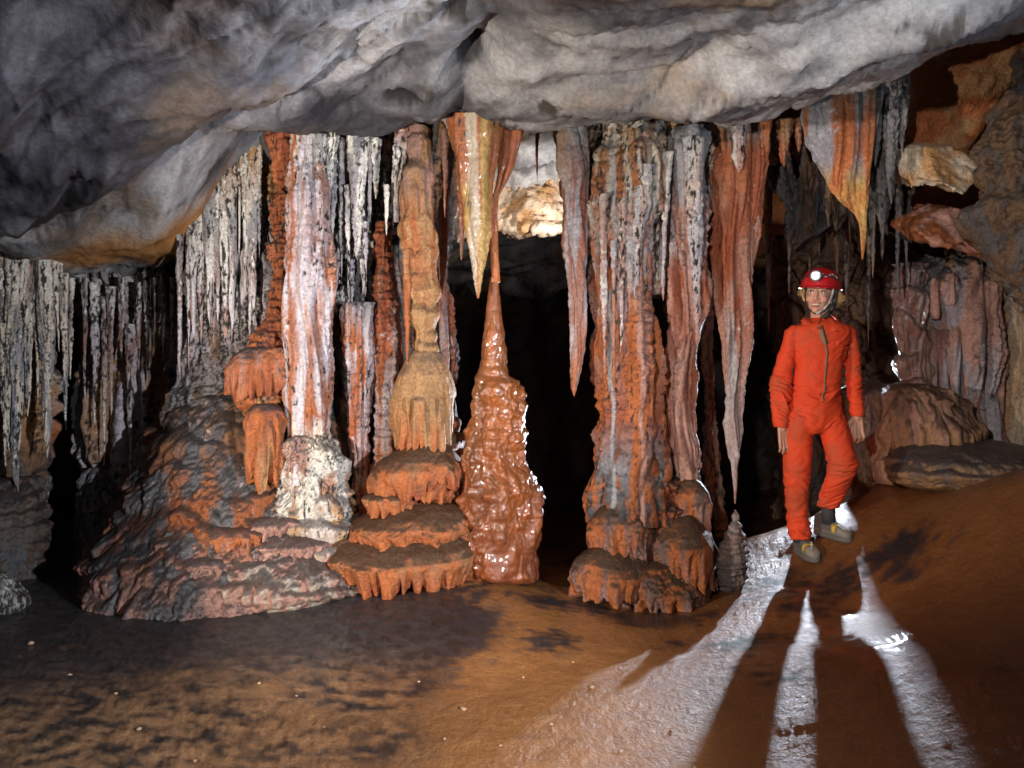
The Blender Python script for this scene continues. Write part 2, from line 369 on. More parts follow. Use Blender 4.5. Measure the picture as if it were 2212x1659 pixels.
lx = np.array([q[0] for q in cp[:14]]); ly = np.array([q[1] for q in cp[:14]]); oi = np.argsort(lx); lipY = np.interp(X, lx[oi], ly[oi])
nl = 1-.75*np.exp(-((Y-lipY)/.35)**2)
Z = Z+sst(.02, .35, Y-lipY)*.22*sst(-2.4, -2.0, X)
fold = np.abs(pn((cu+wp)*.55, (cv+wp)*1.7, X*0, 61))
Z = Z-.19*(fold*2-.5)*nl-.055*nl*fbm((cu+wp)*1.2, (cv+wp)*3.6, X*0, 3, 62, True)+.05*fbm(X*2.2,Y*2.6,X*0,3,70)
r1 = 1-np.abs(pn((cu+wp)*.8, (cv+wp)*2.4, X*0, 74))*2.2; r2 = 1-np.abs(pn((cu+wp)*2.2, (cv+wp)*6, X*0, 75))*2.2
Z = Z-nl*(.055*np.sign(r1)*r1**2+.022*np.sign(r2)*r2**2)
sc = sst(.25, 1.4, X-.25)*sst(2.7, 3.3, Y)
Z = Z-.014*fbm(cu*5, cv*13, X*0, 3, 63, True)*(1+1.6*sc)-.013*fbm(X*11, Y*16, X*0, 5, 64, True)+.02*np.clip(.05-np.abs(pn(cu*1.6, cv*3.4, 0*X, 73)), 0, 1)/.05*.5
for (hxp, hyp, hd, hr, hh) in [(1050,36,2.95,.10,.20),(1010,168,3.42,.06,.12),(180,25,2.45,.2,.16),(860,212,3.65,.06,.05)]:
    p = W(hxp, hyp, hd); Z = Z+hh*np.exp(-((((X-p[0])*.8-(Y-p[1])*.5)/hr/1.8)**2+(((X-p[0])*.5+(Y-p[1])*.8)/hr/.9)**2)**1.5)
def seg(a, b):
    a, b = W(*a)[:2], W(*b)[:2]; d_ = b-a; L_ = np.linalg.norm(d_); t_ = ((X-a[0])*d_[0]+(Y-a[1])*d_[1])/L_**2
    s_ = ((X-a[0])*d_[1]-(Y-a[1])*d_[0])/L_+.05*pn(X*3, Y*3, 0*X, 72); return t_, s_
t_, s_ = seg((1500,232,3.7), (2200,-20,2.85)); w_ = sst(-.15, .1, t_)
Z = Z-w_*.10*np.exp(-np.abs(s_)/.16)                         # long ridge towards the upper right
t_, s_ = seg((985,255,3.9), (1140,-20,2.8)); w_ = sst(-.1, .05, t_)*sst(1.2, 1.0, t_)
Z = Z+w_*.05*np.exp(-(s_/.07)**2)-w_*.06*np.exp(-((s_-.16)/.12)**2)   # crease with pockets
lipc = np.array([[q[0], q[1]] for q in cp[:12]])
n1 = fbm((cu+wp)*.9, (cv+wp)*2.3, X*0, 4, 65); n2 = fbm((cu+wp)*4, (cv+wp)*9, X*0, 4, 66); n3 = .6*fbm((cu+wp)*7, (cv+wp)*20, 0*X, 5, 67)
lt = sst(-.35, .45, n1+.45*n2+.4*n3)[..., None]
C = np.array([.10, .098, .108])*(1-lt)+np.array([.45, .435, .435])*lt
br = sst(.06, .36, fbm(X*1.1, Y*1.6, 0*X, 4, 68)+.2*n3)[..., None]*.75
C = C*(1-br)+np.array([.30, .21, .135])*br
cr = sst(.035, .01, np.abs(pn(cu*1.6, cv*3.4, 0*X, 73))+.02*n3)[..., None]*.6; C = C*(1-cr)+np.array([.05,.045,.045])*cr
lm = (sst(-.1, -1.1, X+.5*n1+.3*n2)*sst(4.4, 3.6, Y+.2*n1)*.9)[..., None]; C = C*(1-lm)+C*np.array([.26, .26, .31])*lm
sp = sst(.40, .46, fbm(X*2.6, Y*3.4, 0*X, 3, 69)+.35*fbm(X*22, Y*26, 0*X, 3, 71))[..., None]*.9
C = C*(1-sp)+np.array([.05, .04, .032])*sp
for (hxp, hyp, hd, rx_, ry_) in [(1050,30,2.92,.16,.05),(1012,172,3.42,.06,.06),(180,22,2.45,.26,.08),(870,208,3.65,.11,.035),(150,375,3.75,.2,.07),(60,430,3.9,.13,.06)]:      # black patches, the pockets' shade put into the colour
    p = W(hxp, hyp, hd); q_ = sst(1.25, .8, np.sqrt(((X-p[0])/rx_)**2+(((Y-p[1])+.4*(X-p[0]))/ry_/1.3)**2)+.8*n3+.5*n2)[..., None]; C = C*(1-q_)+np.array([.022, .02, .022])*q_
p = W(300, 545, 4.6); og = sst(1, .55, np.sqrt(((X-p[0])/.75)**2+((Y-p[1]+.05)/.42)**2)+.3*n3)[..., None]
C = C*(1-og)+np.array([.42, .19, .06])*og
rt = (sst(1.9, 2.3, X+.1*n3)*sst(3.3, 3.8, Y+.3*n3))[..., None]; C = C*(1-rt)+np.array([.25, .10, .04])*rt
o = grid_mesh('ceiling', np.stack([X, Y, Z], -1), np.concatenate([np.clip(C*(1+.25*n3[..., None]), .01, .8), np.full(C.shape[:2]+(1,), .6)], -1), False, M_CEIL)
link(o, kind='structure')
# ================================================================== styles
CORAL = dict(big=(3, .05), flute=(9, .06), ring=(9, .02), knob=(22, .042), frost=(WHT*.8, .12), spk=.24, dark=.6, streak=10)
FLOW = dict(big=(2.5, .05), terr=(.16, .07), flute=(13, .028), knob=(26, .014), dark=.92, streak=16)
COL = dict(big=(3, .04), flute=(10, .040), ring=(15, .012), knob=(26, .016), dark=.55, streak=15, spk=.16)
TAPER = dict(big=(4, .015), flute=(13, .02), ring=(18, .006), knob=(30, .008), dark=.4, streak=18)
def S(base, **k): r = dict(base); r.update(k); return r
# ================================================================== WALLS BEHIND (all solid rock masses)
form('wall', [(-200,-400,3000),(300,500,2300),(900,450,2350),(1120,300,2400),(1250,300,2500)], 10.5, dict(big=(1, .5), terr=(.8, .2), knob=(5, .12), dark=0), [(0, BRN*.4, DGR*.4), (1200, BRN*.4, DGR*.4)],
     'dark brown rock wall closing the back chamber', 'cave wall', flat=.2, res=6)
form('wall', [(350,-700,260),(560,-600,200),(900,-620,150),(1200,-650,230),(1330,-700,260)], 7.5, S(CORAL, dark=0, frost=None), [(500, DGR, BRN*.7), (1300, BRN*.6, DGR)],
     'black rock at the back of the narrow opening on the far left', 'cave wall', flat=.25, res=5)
# left far wall of brown and lilac curtains between the two openings
lw = form('flowstone_wall', [(560,150,480),(700,165,520),(900,165,560),(1050,180,560),(1140,172,560),(1235,165,560)], 5.3, S(CORAL, flute=(8, .07), frost=(LIL, .12), spk=.18, streak=6, knob=(20, .016)),
     [(560, WHT*.7, DGR), (760, BRN*1.6, LIL), (900, TAN*.75, LIL), (1030, PINK*.7, LIL*.9), (1120, DGR*1.5, GRY)], 'fluted brown and lilac flowstone wall between the black opening and the dark sloping mound', 'flowstone wall', flat=.35)
for (px, y0, y1, w) in [(183,600,870,14),(205,610,930,18),(225,640,1010,14),(240,620,900,18),(262,600,780,16),(282,700,1045,20),(300,610,800,14),(318,600,830,18),(335,600,720,12),(352,590,780,12),(372,600,850,10),(395,610,770,10)]:
    spike(px, y0, y1, w, 5.0, [(560, WHT, DGR), (750, LIL, PINK*.8), (1000, LIL, WHT)], parent=lw, st=dict(frost=(WHT, .2), spk=.3))
lw2 = form('flowstone_wall', [(530,-160,115),(700,-160,100),(830,-160,112),(960,-160,105),(1040,-160,92),(1130,-160,98),(1238,-160,92)], 4.95, S(CORAL, terr=(.2, .04), frost=(WHT*.8, .05), spk=.15, knob=(18, .02)),
     [(520, WHT*.8, DGR), (800, TAN*.8, WHT*.6), (930, TAN*.8, ORG), (1010, BRN, DGR), (1200, DGR*.7, BRN*.6)], 'ochre and black flowstone wall at the left edge behind crusted stalactites', 'flowstone wall', flat=.4)
for (px, y0, y1, w, b) in [(8,540,1010,26,4),(35,530,1062,40,2),(62,545,900,26,-2),(78,540,860,16,4),(98,540,990,34,4),(122,540,760,14,6),(138,590,930,16,5),(152,600,820,10,0),(20,700,980,30,0),(-15,520,900,40,0),(50,560,760,30,0),(110,640,840,22,0)]:
    spike(px, y0, y1, w*1.25, 4.62, [(500, WHT*.9, TAN*.6), (760, CRM, GRY), (1100, WHT, DGR*2)], parent=lw2, bend=b, st=dict(frost=(WHT, .25), spk=.22, knob=(45, .016), flute=(20, .012), ring=None), res=2.2)
form('boulder', [(1035,-60,70,.1),(1090,-90,92),(1180,-120,96),(1245,-140,88)], 4.7, S(FLOW, terr=(.1, .05), dark=.7), [(1000, BRN, DGR), (1200, DGR, BRN*.6)], 'dark terraced flowstone hump low at the left edge', 'flowstone', flat=.8)
form('boulder', [(1238,-30,12),(1255,-60,30),(1290,-80,50),(1340,-90,58)], 3.9, S(CORAL, knob=(30, .035), flute=None, spk=.5), [(1200, WHT*.8, GRY), (1350, GRY, DGR)], 'small pale coral-crusted rock on the floor at the left edge', 'rock', flat=.9)
form('stalagmite', [(1010,196,214),(1040,180,240),(1090,172,252),(1160,166,240),(1235,168,245)], 5.0, S(COL, flute=(14, .03), knob=(22, .03)), [(1000, LIL*.6, DGR*1.5), (1230, GRY*.5, DGR)], 'lumpy grey-lilac stalagmite beside the black opening', 'stalagmite')
# ================================================================== the large left flowstone
form('flowstone_wall', [(270,480,990),(420,430,985),(600,400,980),(800,380,985),(1000,400,990),(1200,420,1000)], 4.98, S(CORAL, flute=(7, .10), frost=(PINK*.8, .1), spk=.2, knob=(16, .03)), [(270, TAN*.6, DGR), (500, PINK*.5, DGR), (700, RED*.7, GRY*.7), (1100, BRN, DGR)],
     'shadowed rust and grey curtain wall filling the gaps behind the left columns', 'flowstone wall', flat=.2)
uw = form('flowstone_wall', [(262,505,660),(330,478,660),(420,440,660),(520,408,660),(620,398,660),(740,400,660),(830,380,660),(900,345,640),(980,330,640)], 4.66, S(CORAL, flute=(12, .06), spk=.42, knob=(28, .03)),
     [(280, TAN*.8, WHT*.7), (420, TAN*.8, CRM*.7), (520, WHT*.8, DGR*1.5), (640, WHT*.7, LIL*.9), (750, LIL*.6, BRN), (900, GRY*.7, BRN)], 'black and white coral-crusted flowstone wall under the sloping ceiling edge', 'flowstone wall', flat=.22)
rr = random.Random(5)
for (px, y0, y1, w) in [(418,560,760,16),(434,500,740,14),(452,470,700,18),(470,430,690,14),(486,480,745,18),(502,440,720,16),(517,280,560,9),(530,420,640,20),(548,440,700,14),(560,330,560,12),(500,600,740,10),(462,600,752,10),(540,560,740,18),(408,640,800,10),(388,620,820,12)]:
    spike(px, min(y0, float(np.interp(px, [380,400,440,480,520,560], [560,510,430,360,270,270])))-60, y1, w*rr.uniform(1.1, 2.1), 4.52, [(330, TAN*.7, CRM*.8), (480, WHT*.8, GRY*.8), (760, LIL, PINK)], parent=uw, st=dict(frost=(WHT, .15), spk=.24, knob=(42, .014), ring=None), res=2.3)
MR = [(735,600,700,.25),(790,540,720,.2),(830,470,740,.15),(870,400,750,.1),(950,345,770,.02),(1040,300,780,-.05),(1120,262,800,-.12),(1180,238,830,-.2),(1240,240,850,-.25),(1285,290,850,-.22),(1318,312,700,-.2),(1342,345,600,-.15)]
mound = form('flowstone_mound', MR, 4.72, S(FLOW, terr=(.21, .05), terrn=1.6, flute=(9, .03), knob=(24, .022), dark=.8, frost=(LIL*.8, -.02), stz=.3, streak=7), [(740, PINK*.8, LIL*.5), (900, BRN, BLK*3), (1040, ORG*.7, DGR), (1100, ORG*.7, DGR), (1200, PINK*.8, DGR), (1340, PINK, LIL*.6)],
     'broad dark flowstone mound sloping down to the left with orange ledges', 'flowstone', flat=.75)
for (xl, xr, yt, yl, yb, c1) in [(468,545,1022,1038,1078,ORG),(298,402,1038,1052,1082,PINK*.8),(500,560,1080,1092,1112,ORG),(286,358,1108,1120,1150,ORG),(474,560,1138,1152,1186,ORG),(372,440,985,1000,1062,PINK*.8),(250,330,1215,1228,1262,PINK*.8),(395,470,1100,1112,1140,PINK*.6),
        (470,560,878,888,905,TAN*.7),(440,520,820,832,862,PINK*.8),(330,400,930,942,965,ORG*.7),(236,300,1160,1172,1206,ORG*.8),(560,640,1120,1135,1160,PINK*.9),(300,360,1262,1274,1305,PINK*.8),(380,450,900,912,930,LIL*.5),(590,690,1165,1180,1215,PINK),(420,500,1200,1212,1240,PINK*.7),(350,420,1160,1172,1195,PINK*.6)]:
    xm = (xl+xr)/2; e_ = (xr-xl)*.28; skirt('ledge', xl-e_, xr+e_, yt-6, yl, yb, surf(MR, 4.72, .75, xm, yl)+.17, [(yt, c1, c1*.8), (yb, c1*1.1, PINK*.8)], parent=mound, flat=.8, drip=(24, .35), st=dict(big=(5, .08), knob=(20, .018), dark=.85, zw=(3, .03)))
form('flowstone_mound', [(1150,360,440,.1),(1180,345,455,.04),(1220,322,480,-.02),(1290,308,470,-.06),(1325,318,455,-.08),(1343,345,435,-.08)], 4.05, S(FLOW, terr=(.22, .05), flute=(10, .04), dark=.5), [(1100, GRY*.3, DGR), (1200, GRY*.5, DGR*.7), (1340, LIL*.6, DGR)],
     'blue-grey fluted flowstone tongue reaching down onto the floor', 'flowstone', flat=.7)
form('cave_column', [(285,588,648),(340,592,640),(380,596,624),(480,594,626),(600,588,628),(690,566,628),(730,545,630),(762,530,640),(800,520,640),(870,510,640),(890,530,640),(960,540,640),(1058,548,640)], 4.42,
     S(COL, ring=(24, .016), flute=(14, .02), terr=(.3, .05), dark=.6), [(280, RED, ORG), (760, ORG, RED), (870, ORG, TAN*.8), (1050, ORG, RED)], 'ringed rust-orange column widening into a skirt of drapes beside the lilac column', 'cave column', flat=.9)
skirt('drapery', 526, 614, 872, 902, 1064, 4.17, [(870, ORG, RED), (1060, ORG, TAN*.7)], label='small rust drapery fringe hanging left of the lilac column base', cat='drapery', drip=(20, .55), flat=.7, st=dict(flute=(20, .03), dripr=.02))
skirt('drapery', 484, 622, 752, 800, 868, 4.26, [(760, ORG, PINK*.8), (870, RED, ORG)], label='upper rust drapery fringe with a black top left of the lilac column', cat='drapery', drip=(18, .4), flat=.7, top=.6, lean=-20)
bcol = form('cave_column', [(285,635,690),(350,640,700),(400,632,712),(430,624,712),(540,622,718),(640,622,722),(760,620,725),(850,619,724),(930,622,716),(952,618,722),(975,614,728),(1040,612,730)], 4.3,
     S(COL, flute=(9, .045), ring=(20, .006), knob=(34, .009), frost=(LIL*1.12, .10), dark=.35, spk=-.06, band=[(664, 9, LIL*1.15), (640, 4, ORG*.9)]), [(290, TAN*.7, WHT*.7), (420, PINK*.8, LIL), (600, LIL*1.15, ORG*1.1), (760, LIL*1.15, PINK), (900, LIL, ORG), (960, CRM, PINK), (1060, WHT*.7, TAN*.6), (1200, CRM*.8, PINK*.8)],
     'thick lilac-white column on a cream crusted base', 'cave column')
tb = form('flowstone_wall', [(266,640,870),(330,640,870),(400,650,862),(480,660,850),(545,700,820),(590,730,800),(660,735,805)], 4.62, S(CORAL, flute=(12, .05)), [(280, TAN*.8, WHT*.8), (400, WHT*.7, DGR), (660, WHT*.8, DGR)],
     'ragged black and white crusted rock band hanging between the lilac and tan columns', 'flowstone', flat=.3)
for (px, y0, y1, w, d) in [(772,290,562,44,4.4),(718,290,520,26,4.4),(738,300,600,20,4.45),(752,400,640,14,4.4),(835,400,510,14,4.25),(800,290,480,16,4.4),(700,290,440,20,4.4),(790,480,640,12,4.4),(672,290,420,26,4.35),(812,300,430,22,4.4),(760,560,665,16,4.5),(785,560,660,14,4.45)]:
    spike(px, y0, y1, w*1.1, d, [(280, WHT, DGR*2), (600, WHT, LIL)], parent=tb, st=dict(frost=(WHT, .2), spk=.2, knob=(36, .014)), res=2.3)
form('crusted_base', [(938,628,712),(950,614,726),(968,608,736),(985,600,738),(1040,598,748),(1062,594,756),(1100,582,760),(1130,586,762),(1155,570,772),(1190,560,790),(1230,556,800)], 4.27, dict(big=(3.5, .09), bigz=1, terr=(.15, .06), terrn=1.1, flute=(10, .018), flz=.3, knob=(20, .045), dark=.75, dkc=DGR, spk=.1, streak=8, stz=.4, sm=6), [(940, CRM, PINK), (1000, WHT*.85, PINK*.9), (1100, WHT*.8, TAN*.8), (1220, PINK, CRM*.7)], parent=bcol, flat=.9)
form('cave_column', [(655,745,800),(668,737,806),(700,740,804),(820,748,804),(960,752,800),(1100,754,804),(1120,750,810)], 4.45, S(COL, flute=(15, .03), frost=(LIL*1.1, .05), dark=.5, spk=-.02), [(660, LIL*.8, DGR*2), (720, ORG, LIL), (1100, RED*1.2, PINK)],
     'slim rust column with pale streaks and a blunt crusted top', 'cave column')
form('cave_column', [(480,812,848),(508,806,852),(600,806,860),(700,806,864),(860,812,862),(980,808,858),(1060,790,850)], 4.5, S(COL, ring=(20, .016), flute=(9, .02), frost=(LIL, -.02), spk=-.05), [(500, RED, ORG), (700, RED, PINK*.8), (860, ORG, LIL), (1050, ORG, PINK)],
     'ringed brick-red column behind the tan dome', 'cave column')
form('cave_column', [(275,850,905),(300,852,900),(340,850,880),(400,846,868),(480,852,864)], 4.3, S(TAPER, frost=(WHT, .25), spk=.25, knob=(34, .016)), [(280, RED, ORG), (330, WHT, LIL), (480, LIL, PINK)], 'white-capped stub hanging left of the tan column', 'stalactite')
form('cave_column', [(275,895,930),(330,888,936),(350,892,938),(392,868,938),(430,860,936),(470,862,942),(500,860,946),(530,864,947),(556,872,942),(640,880,942),(720,891,940),(760,890,946)], 4.2,
     S(TAPER, ring=(9, .018), flute=(8, .022), knob=(24, .006), dark=.7), [(280, PINK*.6, TAN*.5), (390, PINK*.8, TAN*.6), (480, TAN*.8, ORG), (760, TAN*.85, TAN*.7)], 'tall tan column of stacked swellings with fluted sides', 'cave column')
spike(880, 540, 800, 22, 4.12, [(500, TAN*.85, ORG), (800, TAN, ORG)], label='long thin tan drip clinging to the left of the tan column', cat='stalactite', st=dict(knob=(20, .003)))
skirt('flowstone_dome', 848, 984, 752, 862, 972, 4.2, [(750, TAN*.85, TAN*.7), (860, TAN*.75, TAN*.6), (950, ORG*1.05, TAN*.7)], top=.28, lean=-2, tap=.16, drip=(26, .8), flat=.85, label='tan bell-shaped dome with drips around its rim', cat='flowstone', st=dict(dark=.5, dkc=BLK*3, knob=(16, .004), flute=(16, .03), dripr=.05))
EP = form('flowstone_terraces', [(900,885,985,.03),(985,868,1000),(1050,836,1004),(1110,806,1008),(1170,768,1030,-.02),(1220,735,1040,-.03),(1258,740,1020)], 4.3, S(FLOW, terr=(.09, .025), flute=(17, .035), flz=.06, knob=(22, .008), dark=.7), [(900, RED, ORG*.7), (1260, ORG*.9, RED)], 'stack of rust flowstone terraces with black tops below the tan dome', 'flowstone', flat=.75)
for (xl, xr, yt, yl, yb, d, fl, dr, ln) in [(862,1004,918,968,998,4.28,.85,(14,.6),0),(806,1004,958,1032,1094,4.22,.9,(12,.35),-25),(780,892,1062,1082,1116,4.10,.7,(14,.5),0),(750,1040,1080,1138,1180,4.20,.78,(11,.4),-40),(700,1050,1140,1200,1266,4.16,.72,(13,.35),-60)]:
    skirt('terrace', xl, xr, yt, yl, yb, d, [(yt, ORG, TAN*.6), (yb, ORG*1.05, RED*1.15)], parent=EP, flat=fl, drip=dr, lean=ln, top=.3, st=dict(dark=.92, dkc=BRN*.28, dripr=.05, big=(2.6, .07), zw=(2.2, .03), knob=(20, .008)))
form('flowstone_mound', [(1140,560,700,.1),(1180,520,760,.05),(1230,470,800,0),(1262,440,800),(1290,450,760,.02),(1305,470,640,.05)], 4.15, S(FLOW, terr=(.12, .05), frost=(WHT*.7, -.05), dark=.8), [(1150, PINK*.7, DGR*2), (1290, PINK*.8, CRM*.6)],
     'low pinkish flowstone apron in front of the cream column base', 'flowstone', flat=.8)
form('cave_column', [(290,950,982),(330,952,984),(420,955,976),(440,948,972),(600,946,966),(800,952,968),(880,960,984),(960,965,992)], 4.5, S(TAPER, frost=(LIL, -.05)), [(280, DGR*2, PINK*.7), (500, RED*.8, PINK*.7), (950, PINK, DGR*2)], 'narrow dark red column in the gap right of the tan column', 'cave column')
# ================================================================== centre: orange stalactites and wet stalagmite
form('stalactite', [(262,966,1092),(300,972,1088),(340,980,1080),(395,988,1068),(440,998,1066),(494,1008,1064),(560,1018,1055),(600,1022,1048),(626,1026,1042),(645,1031,1034)], 4.0,
     dict(big=(5, .02), flute=(6, .028), flz=.05, ring=(20, .004), knob=(34, .010), dark=.2, streak=9, stz=.05, rough=.42, spk=-.03, band=[(1026, 13, CRM*.7), (1052, 8, YEL*.8)]), [(270, ORG, YEL*.8), (400, ORG*.9, YEL*.8), (520, ORG, YEL*.8), (640, RED, ORG)], 'largest hanging orange stalactite with a cream streak down its middle', 'stalactite', mat=M_WET)
spike(998, 275, 562, 30, 4.1, [(270, ORG, RED), (560, ORG, PINK)], label='thinner rust stalactite left behind the big orange one', cat='stalactite', st=dict(rough=.35), mat=M_WET)
spike(962, 280, 470, 20, 4.2, [(270, ORG, PINK), (560, PINK, DGR)], label='short grey-pink stalactite between the tan column and the orange one', cat='stalactite')
form('drapery', [(262,1076,1132),(300,1080,1126),(362,1078,1112),(400,1072,1096),(428,1064,1079),(470,1062,1074),(560,1062,1073),(610,1060,1076)], 4.05, dict(flute=(12, .02), knob=(22, .004), ring=(12, .003), dark=0, rough=.25, thin=.03),
     [(270, RED*.9, ORG), (440, ORG, RED), (600, ORG*1.1, ORG)], 'thin wet red drapery running down as a thread onto the spire', 'drapery', mat=M_WET, flat=.7)
spike(1160, 285, 388, 9, 4.6, [(270, ORG, RED), (560, RED, DGR)], label='tiny rust straw stalactite against the lit white rock', cat='stalactite')
form('stalagmite', [(598,1058,1076),(640,1053,1081),(700,1047,1087),(790,1037,1094),(812,1029,1096),(826,1026,1128),(845,1020,1140),(880,1018,1138),(923,1012,1130),(960,1010,1128),(985,1006,1130),(1010,1004,1140),(1055,1000,1162),(1110,1002,1164),(1160,1000,1162),(1215,1000,1164),(1236,1010,1166),(1250,1060,1160)], 4.12,
     dict(big=(6, .06), bigz=.8, thin=.16, ring=(15, .010), flute=(12, .012), flz=.3, knob=(12, .030), kz=.7, dark=.25, dkc=BRN, streak=9, rough=.28, sm=5), [(600, ORG*.95, ORG*.7), (820, np.array([.30,.085,.018]), np.array([.22,.07,.02])), (1000, np.array([.28,.075,.016]), ORG*.5), (1240, np.array([.24,.06,.015]), RED*.7)], 'glossy wet orange stalagmite with a thin ringed spire', 'stalagmite', mat=M_GLOSS, flat=.95)
# ================================================================== right column group
tc = form('flowstone_wall', [(262,1204,1548),(320,1204,1545),(370,1212,1540),(420,1222,1532),(480,1262,1528),(560,1280,1522),(640,1290,1518)], 4.3, S(CORAL, flute=(11, .06), frost=(WHT*.8, .30), spk=.34, knob=(26, .026)), [(270, TAN*.7, WHT*.7), (400, CRM*.7, TAN*.5), (640, PINK*.9, GRY)],
     'crusted grey flowstone canopy at the top of the big right column', 'flowstone', flat=.4)
form('stalactite', [(280,1204,1268),(380,1210,1278),(459,1218,1270),(560,1224,1268),(647,1228,1267),(720,1230,1262),(786,1230,1256),(815,1231,1252),(840,1235,1246),(856,1239,1241)], 4.12, S(TAPER, flute=(15, .022), frost=(LIL*.9, 0.0)), [(280, GRY*.8, TAN*.6), (450, RED, LIL*.8), (650, PINK*.8, LIL*.8), (850, ORG, PINK)],
     'long grey-pink stalactite hanging free left of the big right column', 'stalactite')
form('cave_column', [(300,1290,1415),(420,1275,1420),(508,1274,1418),(647,1284,1420),(760,1290,1428),(855,1294,1437),(940,1293,1440),(980,1291,1443),(1063,1280,1450),(1126,1275,1460)], 4.15,
     S(COL, flute=(8, .07), spk=.04, band=[(1318, 4, GRY*1.1), (1378, 5, PINK)], dark=.5, terr=(.5, .02), frost=(LIL*.8, -.08)), [(300, CRM*.7, TAN*.6), (440, WHT*.65, ORG*.8), (540, ORG*.9, GRY*1.3), (700, ORG, PINK*.9), (900, ORG*1.1, RED), (1000, ORG, DGR*2), (1120, ORG, BLK*2)], 'massive rust column with grey streaks and a crusted crown', 'cave column', flat=.85)
form('cave_column', [(290,1440,1536),(400,1434,1530),(508,1432,1526),(620,1436,1520),(716,1440,1516),(855,1446,1514),(994,1458,1517),(1063,1452,1530),(1120,1450,1536)], 4.2,
     S(COL, flute=(9, .06), ring=(12, .006), frost=(LIL*.9, -.02), spk=0), [(300, GRY*1.2, DGR*2), (480, PINK*.8, GRY*1.3), (620, RED*1.1, PINK), (800, PINK, RED), (1000, PINK*1.1, PINK*.8), (1110, ORG, DGR*2)], 'smoother pinkish column joined to the right of the massive one', 'cave column')
cp_st = dict(frost=(WHT*.9, .25), spk=.15, knob=(34, .010))
for (px, y0, y1, w, d, b, c) in [(1392,360,640,46,4.0,-22,'grey hooked stalactite curling down the upper front of the massive column'), (1498,300,755,44,4.02,8,'long white-streaked stalactite lying against the pinkish column'),
        (1440,330,650,24,4.05,-8,'pale thin stalactite in the groove between the two joined columns'), (1345,430,760,22,4.0,-4,'slim grey stalactite down the middle of the massive column'), (1302,420,820,22,4.02,4,'slim rust-grey stalactite on the left edge of the massive column'), (1325,520,860,14,3.99,2,'thinnest grey drip low on the front of the massive column')]:
    spike(px, y0, y1, w, d, [(300, GRY*1.3, WHT*.7), (550, LIL*.85, PINK), (860, PINK, ORG)], st=cp_st, bend=b, label=c, cat='stalactite')
for (xl, xr, yt, yl, yb, d, fl) in [(690,800,1160,1192,1232,4.1,.7),(935,1052,1130,1160,1206,4.1,.7),(640,745,1185,1215,1252,4.1,.7),(905,1004,985,1020,1060,4.08,.7)]:
    skirt('terrace', xl, xr, yt, yl, yb, d, [(yt, ORG*.9, TAN*.5), (yb, ORG*1.05, RED*1.15)], parent=EP, flat=fl, drip=(16, .35), top=.3, st=dict(dark=.9, dkc=BRN*.32, dripr=.04, big=(4, .08), zw=(3, .04), knob=(20, .012)))
RF = form('flowstone_terraces', [(985,1320,1430,.05),(1063,1290,1510,.02),(1126,1282,1530),(1188,1275,1535,-.02),(1240,1245,1535,-.04),(1285,1290,1520,-.04),(1312,1380,1490,0)], 4.26,
     dict(big=(3, .04), terr=(.17, .05), terrn=.9, flute=(13, .034), flz=.08, knob=(22, .018), dark=.9, sm=7, streak=14), [(980, ORG*.9, BLK*2), (1100, RED, BLK*2), (1300, PINK*.7, RED)], 'terraced rust and black foot of the big right column', 'flowstone', flat=.8)
for (xl, xr, yt, yl, yb, d, fl, dr) in [(1296,1440,958,1030,1196,4.12,.75,(11,.55)),(1440,1534,1030,1085,1165,4.1,.8,(13,.5)),(1266,1412,1090,1146,1222,4.07,.75,(15,.4)),(1388,1546,1120,1190,1278,4.04,.8,(11,.5)),(1224,1430,1180,1246,1292,4.02,.7,(14,.45)),(1330,1542,1210,1270,1318,4.02,.65,(12,.45)),(1330,1410,1040,1075,1130,4.06,.6,(16,.5))]:
    skirt('terrace', xl, xr, yt, yl, yb, d, [(yt, ORG*.9, BLK*2), (yb, ORG, PINK*.8)], parent=RF, flat=fl, drip=dr, top=.35, st=dict(dark=.93, dkc=BRN*.28, dripr=.05, knob=(20, .012), big=(2.8, .07), zw=(2.4, .04)))
# ================================================================== curtains right of the column
form('drapery', [(262,1550,1672),(330,1556,1664),(420,1552,1652),(508,1556,1645),(600,1558,1630),(647,1562,1624),(716,1566,1617),(800,1570,1614),(855,1572,1613),(924,1570,1608),(987,1575,1600),(1001,1580,1595),(1040,1583,1592),(1088,1587,1589)], 4.1,
     S(TAPER, flute=(13, .045), flz=.05, frost=(LIL*.9, -.05), knob=(28, .010)), [(270, TAN*.5, GRY), (340, RED*.9, ORG*.8), (650, RED, PINK*.8), (800, PINK*.8, GRY*1.3), (1080, LIL*.8, PINK*.8)], 'longest reddish drapery whose needle tip nearly meets the small stalagmite', 'drapery', flat=.45)
form('drapery', [(300,1528,1600),(420,1528,1590),(508,1528,1585),(620,1540,1586),(716,1552,1586),(800,1560,1583),(850,1566,1580),(884,1571,1574)], 4.25, S(TAPER, flute=(12, .03)), [(300, RED*.9, ORG*.7), (880, RED, PINK)], 'shorter brick-red drapery behind the long one beside the pinkish column', 'drapery', flat=.4)
spike(1596, 262, 372, 40, 4.0, [(260, WHT*.6, GRY), (370, WHT*.7, PINK)], label='short white-crusted stalactite at the top of the red draperies', cat='stalactite', st=cp_st)
form('cave_column', [(600,1518,1538),(720,1514,1542),(855,1512,1548),(994,1518,1562),(1080,1530,1566),(1160,1540,1570)], 5.0, S(COL), [(600, PINK*.6, BRN), (1160, TAN*.5, DGR)], 'shadowy brown column behind the pinkish one', 'cave column')
